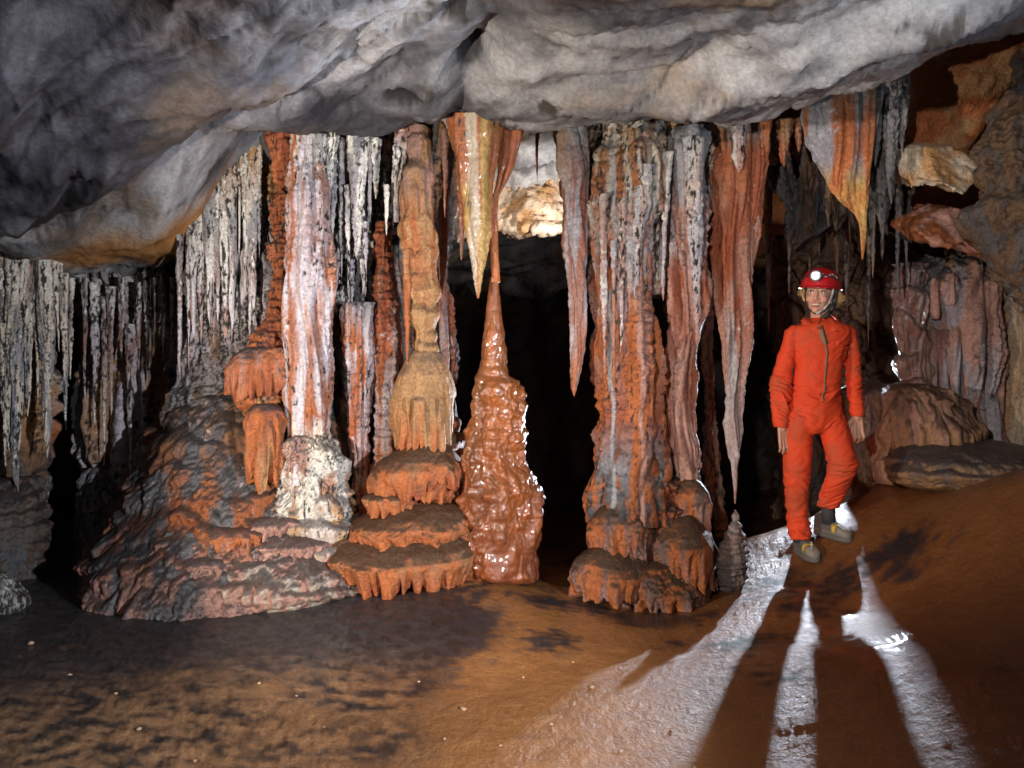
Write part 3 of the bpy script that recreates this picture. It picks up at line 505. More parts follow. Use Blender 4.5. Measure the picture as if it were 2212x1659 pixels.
form('stalagmite', [(1101,1587,1590),(1115,1582,1595),(1146,1572,1603),(1160,1566,1604),(1174,1556,1611),(1216,1549,1614),(1250,1545,1612),(1275,1550,1600)], 4.1, dict(ring=(24, .022), knob=(24, .014), flute=(14, .008), dark=.5, thin=.03, sm=5), [(1100, PINK*.6, GRY), (1270, DGR*1.6, BRN)],
     'small tiered stalagmite under the needle tip', 'stalagmite')
# ================================================================== right side
rk = form('flowstone_wall', [(200,1650,2000),(300,1660,1990),(380,1680,1980),(440,1700,1960),(540,1720,1950)], 4.5, S(CORAL, flute=(11, .07), drip=(330, 9, .15), dripr=.1, frost=(PINK*.8, 0), spk=.3), [(200, BRN*1.5, DGR), (330, BRN, DGR), (500, BRN*.6, BLK*2)],
     'dark ragged rock curtain under the ceiling above the caver', 'flowstone', flat=.3)
for (px, y0, y1, w, d, c) in [(1693,262,362,44,4.0,0),(1655,262,330,30,3.95,0),(1725,258,330,26,4.0,0),(1705,520,640,8,4.9,1),(1660,480,720,10,5.0,1),(1790,400,490,12,4.3,1),(1808,420,620,9,4.7,1),(1770,430,560,7,4.6,1),(1885,250,600,26,4.15,2),(1905,220,560,34,4.1,2),(1925,130,440,56,4.0,2),(1892,160,360,40,4.0,2),(1950,110,330,36,4.0,2),(1940,380,640,16,4.4,2),(1850,230,420,40,4.05,2),(1876,500,760,12,4.7,2),(1958,380,620,14,4.5,2),(1750,440,600,10,4.8,1),(1830,500,680,10,4.9,1),(1720,400,540,30,4.6,3)]:
    if c == 1: y0, w = 320+(px*7)%60, w*1.9
    cc = {0: [(250, ORG*.8, TAN*.6), (400, RED, PINK*.6)], 1: [(400, BRN, PINK*.5), (700, BRN, GRY*.6)], 2: [(200, GRY*.8, DGR), (650, BRN, DGR)], 3: [(400, RED*.6, BRN), (560, RED*.7, PINK*.5)]}[c]
    spike(px, y0, y1, w, d, cc, parent=rk, st=dict(knob=(34, .013), spk=.15))
form('drapery', [(195,1735,1915),(255,1730,1900),(312,1738,1892),(345,1752,1888),(375,1770,1884),(405,1788,1880),(437,1812,1876),(458,1840,1874),(476,1855,1872),(500,1858,1871),(530,1860,1869),(560,1862,1864)], 3.95,
     dict(big=(4, .02), flute=(12, .022), knob=(26, .010), dark=.1, frost=(LIL*.7, -.05), streak=8), [(195, DGR, BRN), (260, GRY*.8, ORG*.8), (340, LIL*.6, ORG*1.3), (400, YEL*.9, ORG*1.5), (460, ORG*1.6, YEL*1.2), (555, ORG*1.5, ORG*1.2)], 'orange-edged fin-shaped drapery narrowing to a drip above the helmet', 'drapery', flat=.22)
form('wall', [(100,2200,2700),(240,2150,2700),(330,2100,2700),(420,2120,2700),(470,2060,2700),(560,2160,2700),(700,2230,2700)], 3.95, dict(big=(1.8, .12), bigz=1, knob=(9, .07), flute=(5, .05), flz=.5, spk=-.1, dark=.2, patch=(BLK*2, 0, 3)), [(100, BRN*.9, BRN*.5), (700, BRN*.8, DGR)], 'dark brown rounded rock wall at the right edge', 'cave wall', flat=.5)
def slab(name, poly, d, thick, lean, cols, label, cat, freq=5, amp=.03, mat=None, vox=.016, bev=.03):
    """a jutting block of rock: its outline, real thickness going back and up, rounded and roughened"""
    bm = bmesh.new(); a = [Vector(W(x_, y_, d+dd_)) for x_, y_, dd_ in poly]; n_ = len(a)
    fr = [bm.verts.new(p) for p in a]; bk = [bm.verts.new(p+Vector((lean[0], thick, lean[1]))) for p in a]
    bm.faces.new(fr); bm.faces.new(bk[::-1])
    for i in range(n_): bm.faces.new((fr[i], fr[(i+1) % n_], bk[(i+1) % n_], bk[i]))
    bmesh.ops.triangulate(bm, faces=bm.faces[:])
    o = finish(bm, name, mat or M_ROCK, None, vox, 3); me = o.data; v = vco(me).astype(np.float64); n = vno(me)
    x_, y_, z_ = v.T; SEED[0] += 1; sd = SEED[0]
    v2 = v+n*(amp*fbm(x_*freq, y_*freq, z_*freq, 4, sd)+amp*.4*fbm(x_*freq*4, y_*freq*4, z_*freq*4, 3, sd, True))[:, None]
    me.vertices.foreach_set('co', v2.astype(np.float32).ravel()); me.update()
    m_ = sst(-.2, .25, fbm(x_*6, y_*6, z_*6, 4, sd+1))[:, None]; C = cols[0]*(1-m_)+cols[1]*m_
    vv = 1+.3*fbm(x_*22, y_*22, z_*22, 3, sd+2); vcol(me, C*vv[:, None], .55)
    o['label'] = label; o['category'] = cat; return o
slab('ceiling_rock', [(1040,285,0),(1120,270,.1),(1250,270,.1),(1240,400,.05),(1236,492,-.15),(1190,500,-.2),(1150,492,-.2),(1110,500,-.15),(1085,492,-.1),(1068,498,-.1),(1030,430,0)], 5.6, .7, (0, .1), (CRM, TAN*1.1), 'brightly lit white rock hanging over the dark back chamber', 'rock', 4.5, .09, vox=.022)
slab('ceiling_rock', [(960,400,0),(1010,380,0),(1022,450,0),(1012,505,-.05),(992,524,-.05),(968,520,0),(950,470,0)], 5.3, .3, (0, .1), (CRM*.9, PINK), 'small pinkish rock edge glowing behind the left of the orange stalactite', 'rock', 6, .05)
slab('rock_ledge', [(1911,328,.05),(1950,318,0),(2000,314,.05),(2048,319,.1),(2097,337,.12),(2129,375,.05),(2081,423,-.05),(2040,400,-.08),(1988,392,-.06),(1975,412,0),(1947,385,.05)], 4.02, .40, (.1, .16), (CRM, TAN*1.1), 'pale cream rock slab jutting out in the upper right', 'rock', 2.2, .03, vox=.012)
slab('rock_ledge', [(1978,497,0),(2000,470,.08),(2040,448,.12),(2090,452,.1),(2150,490,.1),(2230,530,.1),(2230,600,-.02),(2195,578,-.05),(2150,556,-.05),(2110,548,-.05),(2085,522,-.05),(2060,536,-.05),(2020,528,-.05)], 4.05, .4, (.05, .12), (ORG*.8, PINK), 'ribbed rusty rock lip with a bright wavy lower edge', 'rock', 9, .035, mat=M_WET)
slab('wall', [(1935,180,-.1),(1985,110,-.1),(2060,60,-.15),(2130,30,-.2),(2260,-20,-.3),(2220,150,-.1),(2166,205,0),(2150,250,.05),(2120,300,.1),(2092,335,.15),(2040,325,.15),(1923,322,.1)], 4.2, .6, (.15, .1), (ORG*.85, TAN*.7), 'smooth rust-orange rock wall under the ceiling in the upper right', 'cave wall', 3, .05, vox=.02)
# wall behind the caver
form('flowstone_wall', [(420,1640,2000),(560,1660,2010),(700,1675,2010),(800,1690,2010),(900,1680,2010),(1000,1676,2010),(1150,1668,2010)], 7.6, S(FLOW, terr=(.5, .10), terrn=2.2, flute=(5, .10), knob=(9, .08), dark=.6), [(420, BRN*.6, DGR), (700, BRN*1.2, PINK*.4), (1150, BRN, DGR)], 'shadowy brown terraced flowstone wall behind the caver', 'flowstone wall', flat=.25)
form('flowstone', [(828,1850,1930,.05),(838,1820,1960,.02),(850,1806,1985),(885,1803,2010),(925,1803,2050),(1000,1803,2060),(1080,1803,2060),(1150,1803,2060)], 5.35, S(FLOW, big=(3, .02), terr=(.2, .03), knob=(14, .03), dark=.6), [(840, BRN*1.2, PINK*.4), (1150, BRN, DGR)], 'shadowed knobbly brown rock between the caver and the bright-edged block, shaped to block the back lamp', 'flowstone', flat=.5, seed=501)  # low rock added and shaped to cut the back lamp's light on the floor
DR = [(545,2020,2110),(575,1985,2140),(620,1965,2155),(680,1975,2160),(720,1985,2162),(840,2000,2160),(930,2010,2160),(960,2000,2165)]
dome_ = form('flowstone_dome', [(545,2020,2110),(575,1985,2140),(620,1965,2155),(680,1975,2160),(720,1985,2162),(840,2000,2160),(930,2010,2160),(960,2000,2165)], 4.85, dict(big=(3, .04), bigz=1, terr=(.9, .05), terrn=.2, warp=.25, flute=(9, .07), flz=.02, knob=(26, .014), dark=.9, dkc=BLK*2, streak=12), [(550, BRN*.9, DGR), (640, PINK*.8, LIL*.4), (950, PINK*.9, LIL*.8)],
     'big pinkish-brown dome of organ-pipe flutes right of the caver', 'flowstone', flat=.9)
for (px, y0, y1, w) in [(1992,690,850,22),(2016,700,905,24),(2040,712,925,22),(2062,700,935,26),(2088,712,948,24),(2112,690,952,30),(2142,690,955,28),(2055,590,660,26),(2090,585,670,24),(2020,600,690,24)]:
    yy = surf(DR, 4.85, .9, px, (y0+y1)/2)+.03
    form('pipe', [(y0, px-w*.3, px+w*.3),(y0+14, px-w*.5, px+w*.5),((y0+y1)/2, px-w*.42, px+w*.42),(y1-12, px-w*.5, px+w*.5),(y1, px-w*.3, px+w*.3)], yy, dict(big=(5, .012), flute=(16, .012), flz=.05, knob=(30, .008), dark=.7, dkc=BLK*2, streak=20, thin=.03), [(y0, PINK*.5, BRN), (y0+40, PINK*.8, LIL*.6), (y1, PINK*.9, LIL*.8)], parent=dome_)
form('flowstone_dome', [(570,1945,1990),(600,1925,2000),(660,1930,2000),(700,1935,2000),(760,1938,2000),(850,1945,2010)], 4.75, dict(big=(4, .03), terr=(.2, .05), flute=(18, .04), knob=(26, .012), dark=.5, rough=.3), [(560, PINK*.6, LIL*.6), (850, PINK*.6, BRN*1.5)], 'narrow fluted flowstone edge between the caver and the organ-pipe dome', 'flowstone', flat=.9, mat=M_WET)
form('flowstone', [(828,1945,1990,.05),(838,1912,2030),(870,1905,2070,-.03),(930,1900,2100,-.05),(975,1893,2095,-.03),(1010,1884,2060,0),(1045,1885,2030,.05)], 4.6, dict(big=(4, .04), bigz=1, flute=(13, .035), flz=.1, knob=(24, .010), dark=.75, dkc=BRN*.35), [(830, BRN, PINK*.5), (960, PINK*.65, TAN*.6), (1040, TAN*.7, PINK*.6)], 'rounded brown flowstone block with a fluted skirt below the organ-pipe dome', 'flowstone', flat=.8)
form('flowstone', [(950,1990,2150,.1),(965,1940,2230),(985,1915,2300,-.05),(1015,1903,2320,-.1),(1040,1915,2300,-.08),(1055,1960,2220,-.05),(1066,2020,2160,0)], 4.45, dict(big=(4, .02), terr=(.07, .025), terrn=.3, flute=(9, .012), flz=.8, knob=(16, .022), dark=.85, dkc=BLK*1.5, rough=.35), [(950, DGR, BRN), (1020, BRN, TAN*.5), (1060, TAN*.6, BRN)], 'dark wet mushroom-shaped shelf of flowstone on the floor at the right', 'flowstone', flat=.7)
form('cave_column', [(530,2090,2240),(600,2120,2320),(680,2160,2360),(720,2165,2360),(800,2160,2330),(900,2160,2320),(965,2155,2320)], 4.75, dict(big=(3, .05), bigz=1, flute=(10, .06), flz=.05, knob=(24, .014), dark=.9, dkc=DGR), [(530, DGR, BRN), (680, CRM*.5, TAN*.6), (960, TAN*.8, CRM*.6)], 'cream-fluted column cut by the right edge under a dark sloping top', 'cave column', flat=.8)

# ================================================================== THE CAVER
PD = 4.2; PS = PD/F
def H(px, py, dy=0.): return Vector(((px-CX)*PS, PD+dy, CZ-(py-CY)*PS))
M_SUIT = rock_mat('orange_cotton', .15, 260, speck=.10, spec=.25)
M_SKIN = rock_mat('skin', .05, 150, speck=.06, spec=.4)
M_SKIN.node_tree.nodes['Principled BSDF'].inputs['Subsurface Weight'].default_value = .12
M_SKIN.node_tree.nodes['Principled BSDF'].inputs['Subsurface Scale'].default_value = .01
M_SHOE = rock_mat('shoe', .3, 200, speck=.3)
footL = H(1748, 1190); footR = H(1800, 1118, .05)
zL = float(floor_z(np.array([footL.x]), np.array([PD-.03]))[0]); zR = float(floor_z(np.array([footR.x]), np.array([PD+.03]))[0])
print('FLOOR under feet', zL, footL.z, zR, footR.z)
person = bpy.data.objects.new('person', None); person.location = (0, 0, 0)
link(person, None, 'smiling caver in an orange-red coverall and red helmet walking down the wet slope', 'person')
# arms, legs, torso as (px, py, dy, r px, depth r px)
ARM_L = [(1716,704,0,10,16),(1710,715,0,16,22),(1707,740,0,17,22),(1702,765,.01,18,22),(1694,800,.02,20,22),(1687,832,.02,22.5,23),(1685,868,.0,20.5,21),(1684,900,-.02,18.5,19),(1684,921,-.03,17,18)]
ARM_R = [(1828,702,0,10,16),(1833,713,0,15,22),(1838,740,0,15.5,22),(1842,768,.01,16,21),(1846,800,.02,16.5,20),(1848,832,.02,16.5,20),(1849,866,0,15.5,18),(1849,884,-.01,15,17),(1849,898,-.015,15,17)]
TORSO = [(1773,686,.01,22,24),(1773,692,.01,31,30),(1773,699,0,47,36),(1772,706,0,62,40),(1771,716,0,68,43),(1771,735,0,66,46),(1770,760,0,58,47),(1769,790,0,52,45),(1765,825,0,49,41),(1763,850,0,50,41),(1761,872,0,55,44),(1760,900,0,63,47),(1760,922,0,62,46),(1758,934,0,40,36)]
LEG_L = [(1727,900,0,33,42),(1722,940,0,32,40),(1721,975,-.01,30,36),(1721,1010,-.01,28,32),(1721,1040,0,27,30),(1725,1085,.03,24,27),(1730,1125,.05,23.5,26),(1735,1158,.05,23,26),(1736,1166,.05,22,25)]
LEG_R = [(1791,900,0,33,42),(1797,935,-.03,32,40),(1803,970,-.06,31,37),(1807,997,-.09,31,34),(1803,1025,-.07,28.5,31),(1798,1055,-.03,26,27),(1795,1080,.01,25,26),(1794,1096,.03,24.5,26)]
def body(scale, stations):
    return [(H(x, y, dy), (r-1.5)*PS*scale, (q*.86-1)*PS*scale) for x, y, dy, r, q in stations]
bm = bmesh.new()
for st in (ARM_L, ARM_R, TORSO, LEG_L, LEG_R): add_slices(bm, body(1, st), 32, 2.15)
suit = finish(bm, 'coverall', M_SUIT, person, .0052, 5)
me = suit.data; v = vco(me); n = vno(me)
px = v[:, 0]/PS+CX; py = CY-(v[:, 2]-CZ)/PS
def bump_at(cy, w, cxx=None, wx=40):
    b = np.exp(-((py-cy)/w)**2)
    return b if cxx is None else b*np.exp(-((px-cxx)/wx)**2)
wr = .18+1.3*bump_at(835, 32, 1688, 26)+1.0*bump_at(880, 30, 1688, 26)+.9*bump_at(830, 40, 1849, 22)+1.0*bump_at(852, 22, 1762, 60)+.9*bump_at(1000, 28, 1806, 40)+1.0*bump_at(1075, 30, 1792, 36)+.9*bump_at(1140, 36, 1735, 36)+.7*bump_at(1045, 25, 1722, 36)+.6*bump_at(765, 22, 1712, 22)+.7*bump_at(915, 22, 1760, 60)+.6*bump_at(750, 25, 1820, 26)
x, y, z = v.T
sl = z+.45*(x-1.72)*np.where(px > 1758, -1, 1)
f1 = 1-np.abs(pn(x*7, y*7, sl*19+1.6*pn(x*6, y*6, z*6, 81), 80))*2.4
f2 = 1-np.abs(pn(x*12, y*12, sl*48, 82))*2.4
f3 = np.abs(pn(x*10+z*6, y*10, z*14-x*9, 85))*2-.6
dsp = wr*(.0085*np.sign(f1)*np.abs(f1)**1.3+.005*f2)+.007*pn(x*7, y*7, z*7, 83)+.0035*f3
dsp += -.006*np.exp(-((py-871)/2.6)**2)                      # waist seam
dsp += .004*(sst(912, 908, py) if False else 0)
dsp += .005*np.exp(-((py-908)/5)**2)*(px < 1706)+.005*np.exp(-((py-888)/5)**2)*(px > 1832)
v2 = v+n*dsp[:, None]
me.vertices.foreach_set('co', v2.astype(np.float32).ravel()); me.update()
oc = np.array([.62, .055, .016]); dirt = .55*np.clip(sst(.02, .4, fbm(x*7, y*7, z*5, 4, 84)+.3*sst(980, 1150, py)+.2*bump_at(880, 30, 1688, 30))*.75+.35*bump_at(1000, 26, 1806, 22)+.3*bump_at(1040, 30, 1722, 18), 0, .75)[:, None]
vcol(me, oc*(1-dirt)+np.array([.22, .075, .035])*dirt, .75)
# skin: head, neck, hands and the limbs under the clothes, one continuous surface
HM = Matrix.Translation(H(1769, 637, -.005)) @ Matrix.Rotation(rad(7), 4, 'Y') @ Matrix.Rotation(rad(-32), 4, 'Z') @ Matrix.Rotation(rad(4), 4, 'X')
bm = bmesh.new()
hb = bmesh.new()
add_ball(hb, (0, .022, .03), (.074, .094, .088), seg=32); add_ball(hb, (0, -.018, -.02), (.060, .068, .078), seg=32)
add_ball(hb, (0, -.035, -.065), (.046, .045, .042), seg=24); add_ball(hb, (0, -.066, -.094), (.020, .018, .017))
for s_ in (-1, 1):
    add_ball(hb, (s_*.035, -.060, -.030), (.024, .022, .022)); add_ball(hb, (s_*.030, -.074, .026), (.022, .012, .009))
    add_ball(hb, (s_*.074, .012, -.006), (.008, .018, .030)); add_ball(hb, (s_*.011, -.094, -.035), (.009, .010, .008))
add_limb(hb, (0, -.080, .012), (0, -.104, -.031), .0085, .0115)
add_ball(hb, (0, -.080, -.052), (.026, .014, .006)); add_ball(hb, (0, -.078, -.072), (.021, .014, .006))
hb.transform(HM); tmp = bpy.data.meshes.new('t'); hb.to_mesh(tmp); hb.free(); bm.from_mesh(tmp)
add_slices(bm, body(1, [(1772,660,.015,21,22),(1773,680,.015,20,21),(1773,700,.01,25,24),(1772,712,.01,50,30)]), 24)
for st in (ARM_L[1:], ARM_R[1:]): add_slices(bm, body(.62, st), 16)
for st in (TORSO[3:], LEG_L, LEG_R): add_slices(bm, body(.84, st), 24)
def hand(bm, w, side, dirv, spread):
    """w wrist; side = +1 thumb towards +x; dirv the way the fingers hang"""
    d = Vector(dirv).normalized(); X_ = Vector((1, .25*side, 0)).normalized(); Yv = d.cross(X_).normalized()
    add_limb(bm, w-d*.05, w+d*.005, .026, .022)
    pc = w+d*.045
    for k in range(4):
        u = (k-1.5)*.0175
        add_limb(bm, w+X_*u*.7, w+d*.082+X_*u*1.05, .0125, .0105)
        L_ = (.030, .036, .033, .024)[k] if side > 0 else (.024, .033, .036, .030)[k]
        a = w+d*.082+X_*u*1.05; b = a+(d*.93-Vector((0, .28, 0))+X_*u*spread).normalized()*L_
        c = b+(d*.7+Vector((0, .55, 0))).normalized()*L_*.8; e = c+(d*.35+Vector((0, .8, 0))).normalized()*L_*.5
        add_limb(bm, a, b, .0098, .0088); add_limb(bm, b, c, .0086, .0078); add_limb(bm, c, e, .0078, .0066)
    t0 = w+d*.018+X_*side*.022; t1 = t0+(d*.6+X_*side*.62-Vector((0, .35, 0))).normalized()*.040; t2 = t1+(d+X_*side*.05-Vector((0, .1, 0))).normalized()*.030
    add_limb(bm, t0, t1, .0135, .0108); add_limb(bm, t1, t2, .0105, .0085)
hand(bm, H(1686, 924, -.03), 1, (.10, -.10, -1), 6); hand(bm, H(1849, 901, -.015), -1, (-.05, -.12, -1), 6)
skin = finish(bm, 'body', M_SKIN, person, .0036, 2)
me = skin.data; v = vco(me); hl = np.array([list(r) for r in HM.inverted()]); q = v @ hl[:3, :3].T+hl[:3, 3]
C = np.tile(np.array([.56, .29, .20]), (len(v), 1)); C *= (1+.12*fbm(v[:, 0]*30, v[:, 1]*30, v[:, 2]*30, 3, 90))[:, None]
def tint(c, r, col, a=1):
    global C
    m = (np.exp(-(((q-np.array(c))/np.array(r))**2).sum(1)**1.5)*a)[:, None]; C = C*(1-m)+np.array(col)*m
tint((0, -.095, -.052), (.027, .03, .0045), (.42, .10, .08), .9); tint((0, -.092, -.073), (.022, .03, .0055), (.44, .11, .09), .9)
for s_ in (-1, 1):
    tint((s_*.036, -.08, -.032), (.018, .03, .016), (.60, .22, .15), .45)
    tint((s_*.031, -.085, .027), (.019, .03, .0045), (.16, .08, .035), .9)
hd = (v[:, 2] < H(0, 900).z)[:, None]; C = np.where(hd, C*.8, C)
vcol(me, C, .5)
# eyes and teeth
M_EYE = flat_mat('eye_white', (.78, .74, .70), .2); M_IRIS = flat_mat('iris', (.06, .045, .03), .15); M_TEETH = flat_mat('teeth', (.75, .70, .62), .25)
for s_ in (-1, 1):
    bm = bmesh.new(); add_ball(bm, (s_*.030, -.0765, .006), (.0125, .0105, .0062)); e_ = finish(bm, 'eye', M_EYE, person, M=HM)
    bm = bmesh.new(); add_ball(bm, (s_*.030-.002, -.0845, .006), (.0050, .0035, .0055), seg=12); finish(bm, 'iris', M_IRIS, e_, M=HM)
    bm = bmesh.new(); add_limb(bm, (s_*.017, -.087, .012), (s_*.030, -.0875, .0152), .0016, .002, 8); add_limb(bm, (s_*.030, -.0875, .0152), (s_*.043, -.081, .010), .002, .0014, 8); finish(bm, 'eyelash', flat_mat('lash', (.03, .02, .015)), e_, M=HM)
bm = bmesh.new(); add_ball(bm, (0, -.083, -.0625), (.020, .0135, .0052)); finish(bm, 'teeth', M_TEETH, person, M=HM)
# hair: many short curling strands from under the helmet
M_HAIR = flat_mat('blond_hair', (.62, .40, .17), .4)
bm = bmesh.new(); rg = random.Random(3)
for i in range(420):
    s_ = 1 if i % 3 else -1
    a = rad(rg.uniform(8, 62)); bx = s_*math.cos(a)*.082; by = math.sin(a)*.085+(.0 if s_ > 0 else -.03)
    p = Vector((bx, by, .040+rg.uniform(-.01, .01))); v_ = Vector((s_*.6, rg.uniform(-.1, .35), -1)).normalized(); ln = rg.uniform(.06, .11) if s_ > 0 else rg.uniform(.04, .07)
    pts = [p]; ph = rg.uniform(0, 6)
    for k in range(6):
        v_ = (v_+Vector((s_*math.sin(ph+k*1.1)*.38, math.cos(ph+k)*.3, 0))).normalized(); p = p+v_*ln/6; pts.append(p)
    prev = None
    for k, p in enumerate(pts):
        w = .0020*(1-k/7.5); ring = [bm.verts.new(p+Vector((w*math.cos(t), w*math.sin(t), 0))) for t in (0, 2.1, 4.2)]
        if prev:
            for j in range(3): bm.faces.new((prev[j], prev[(j+1) % 3], ring[(j+1) % 3], ring[j]))
        prev = ring
for i in range(14):      # the mass under the strands
    a = rad(10+i*12.5)
    add_ball(bm, (math.cos(a)*.080, .02+math.sin(a)*.084, .010), (.022, .020, .050), seg=12)
hair = finish(bm, 'hair', M_HAIR, person, M=HM)
# helmet
M_HEL = flat_mat('red_helmet_shell', (.42, .012, .016), .28); M_BLK = flat_mat('black_strap', (.02, .02, .022), .6); M_GREY = flat_mat('grey_strap', (.42, .42, .40), .6)
nv_, nu_ = 34, 72; th = np.linspace(0, 2*np.pi, nu_, endpoint=False)[None, :]; ph = np.linspace(0, 1, nv_)[:, None]
a = np.clip(ph/.9, 0, 1)*np.pi/2
rr_ = np.sin(a)**.9; zz_ = np.cos(a)
flare = np.clip((ph-.9)/.1, 0, 1)
rib = .0022*np.maximum(0, np.cos(th*6))**6*np.sin(a)**2
X = (.108+rib+flare*.010)*rr_*np.cos(th); Y = (.134+rib+flare*.012)*rr_*np.sin(th)+.012; Z = .046+.112*zz_-flare*.012+.006*np.sin(th)*ph
V = np.stack(np.broadcast_arrays(X, Y, Z), -1); Vi = V*np.array([.955, .955, .96])[None, None]+np.array([0, 0, .0005])
V = np.concatenate([V, Vi[::-1]], 0); Mh = np.array([list(r) for r in HM]); V = V @ Mh[:3, :3].T+Mh[:3, 3]
helmet = grid_mesh('helmet', V, np.ones(V.shape[:2]+(4,)), True, M_HEL); link(helmet, person)
def cyl(bm, p0, p1, r0, r1, seg=24):
    p0, p1 = Vector(p0), Vector(p1); d = p1-p0
    bmesh.ops.create_cone(bm, cap_ends=True, segments=seg, radius1=r0, radius2=r1, depth=d.length, matrix=Matrix.Translation((p0+p1)/2) @ d.to_track_quat('Z', 'Y').to_matrix().to_4x4())
lc = Vector((-.004, -.128, .092))
bm = bmesh.new(); cyl(bm, lc+Vector((0, .03, 0)), lc+Vector((0, -.012, 0)), .026, .030); cyl(bm, lc+Vector((0, -.012, 0)), lc+Vector((0, -.020, 0)), .032, .031)
hl_ = finish(bm, 'headlamp', flat_mat('lamp_housing', (.25, .26, .27), .3, metal=.5), helmet, M=HM)
bm = bmesh.new(); cyl(bm, lc+Vector((0, -.0195, 0)), lc+Vector((0, -.0215, 0)), .026, .025); finish(bm, 'lens', flat_mat('lamp_glass', (.55, .62, .75), .15, emit=.35), hl_, M=HM)
for dx, dz, r_ in ((0, .004, .010), (-.012, -.010, .0045), (.013, -.009, .0045), (0, -.016, .0045), (-.014, .010, .004), (.014, .012, .004)):
    bm = bmesh.new(); add_ball(bm, lc+Vector((dx, -.0215, dz)), (r_, .003, r_), seg=12); finish(bm, 'bulb', flat_mat('lit_bulb', (.85, .9, 1), .3, emit=25 if r_ > .008 else 3), hl_, M=HM)
def tube(bm, pts, r, seg=8):
    for a_, b_ in zip(pts, pts[1:]): add_limb(bm, a_, b_, r, r, seg)
def dome(u, t):      # a point on the helmet shell: u turn (0 front, + towards her left), t 0 top .. 1 rim
    a_ = t*math.pi/2; r_ = math.sin(a_)**.9; return Vector((.111*r_*math.sin(u), -.137*r_*math.cos(u)+.012, .046+.115*math.cos(a_)))
bm = bmesh.new(); tube(bm, [dome(.22, .62), dome(.4, .74), dome(.6, .70), dome(.8, .60), dome(1.0, .66), dome(1.25, .8)], .0028); finish(bm, 'cable', M_GREY, helmet, M=HM)
bm = bmesh.new()
tube(bm, [dome((-1.4+.2*k), .66+.02*abs(k-7)) for k in range(15)], .004)
finish(bm, 'headband', M_BLK, helmet, M=HM)
bm = bmesh.new(); t_ = [dome(.85, .72), dome(1.0, .74), dome(.92, .56)]; f_ = [bm.verts.new(p*1.018) for p in t_]+[bm.verts.new(p*.98) for p in t_]
bm.faces.new(f_[:3]); bm.faces.new(f_[3:][::-1])
for i in range(3): bm.faces.new((f_[i], f_[3+i], f_[3+(i+1) % 3], f_[(i+1) % 3]))
finish(bm, 'badge', M_BLK, helmet, M=HM)
bm = bmesh.new(); tube(bm, [(.078, -.018, .05), (.073, -.030, .0), (.062, -.042, -.05), (.040, -.055, -.088), (.010, -.072, -.112)], .0055); finish(bm, 'chin_strap', M_GREY, helmet, M=HM)
bm = bmesh.new(); tube(bm, [(-.078, -.018, .05), (-.070, -.028, -.02), (-.045, -.048, -.085), (0, -.072, -.113)], .005); finish(bm, 'chin_strap', M_BLK, helmet, M=HM)
bm = bmesh.new(); tube(bm, [(.084, -.002, .045), (.088, .004, .0), (.084, .0, -.05), (.072, -.02, -.095), (.05, -.05, -.125)], .014); finish(bm, 'ear_flap', M_BLK, helmet, M=HM)
bm = bmesh.new(); tube(bm, [(.030, -.062, -.105), (.034, -.075, -.14), (.030, -.085, -.17)], .0028); finish(bm, 'strap_end', M_BLK, helmet, M=HM)
# collar, undershirt, zip placket, pocket, cuffs
from mathutils.bvhtree import BVHTree
dg = bpy.context.evaluated_depsgraph_get()
bvh = BVHTree.FromPolygons([tuple(p) for p in v2], [tuple(p.vertices) for p in suit.data.polygons])
def on_suit(px_, py_, off=.002):
    o_ = H(px_, py_, -.6); r = bvh.ray_cast(o_, Vector((0, 1, 0)))
    return (r[0]+r[1]*off) if r[0] else H(px_, py_, -.1)
def strip(name, pts, w, mat, off=.003, thick=.003):
    bm = bmesh.new(); L_ = []
    for x_, y_ in pts:
        a_, b_ = on_suit(x_-w/2, y_, off), on_suit(x_+w/2, y_, off); L_.append([bm.verts.new(p) for p in (a_, b_, b_+Vector((0, thick+.004, 0)), a_+Vector((0, thick+.004, 0)))])
    for p_, q_ in zip(L_, L_[1:]):
        for i in range(4): bm.faces.new((p_[i], p_[(i+1) % 4], q_[(i+1) % 4], q_[i]))
    bm.faces.new(L_[0][::-1]); bm.faces.new(L_[-1])
    return finish(bm, name, mat, suit)
def lerp(pts, n):
    out = []
    for (a0, b0), (a1, b1) in zip(pts, pts[1:]):
        for k in range(n): out.append((a0+(a1-a0)*k/n, b0+(b1-b0)*k/n))
    return out+[pts[-1]]
M_ZIP = flat_mat('muddy_zip', (.22, .10, .055), .7, bump=.5)
strip('zip', lerp([(1760,712),(1766,738),(1770,765),(1768,800),(1766,835),(1760,868)], 6), 4.5, M_ZIP)
strip('muddy_placket', lerp([(1757,706),(1761,722),(1767,745)], 6), 12, M_ZIP, .002)
strip('pocket_flap', lerp([(1808,738),(1807,748)], 3), 34, M_SUIT if False else flat_mat('orange_flap', (.56, .05, .014), .75), .004, .004)
M_COL = flat_mat('orange_collar', (.56, .05, .014), .75, bump=.3, bscale=120)
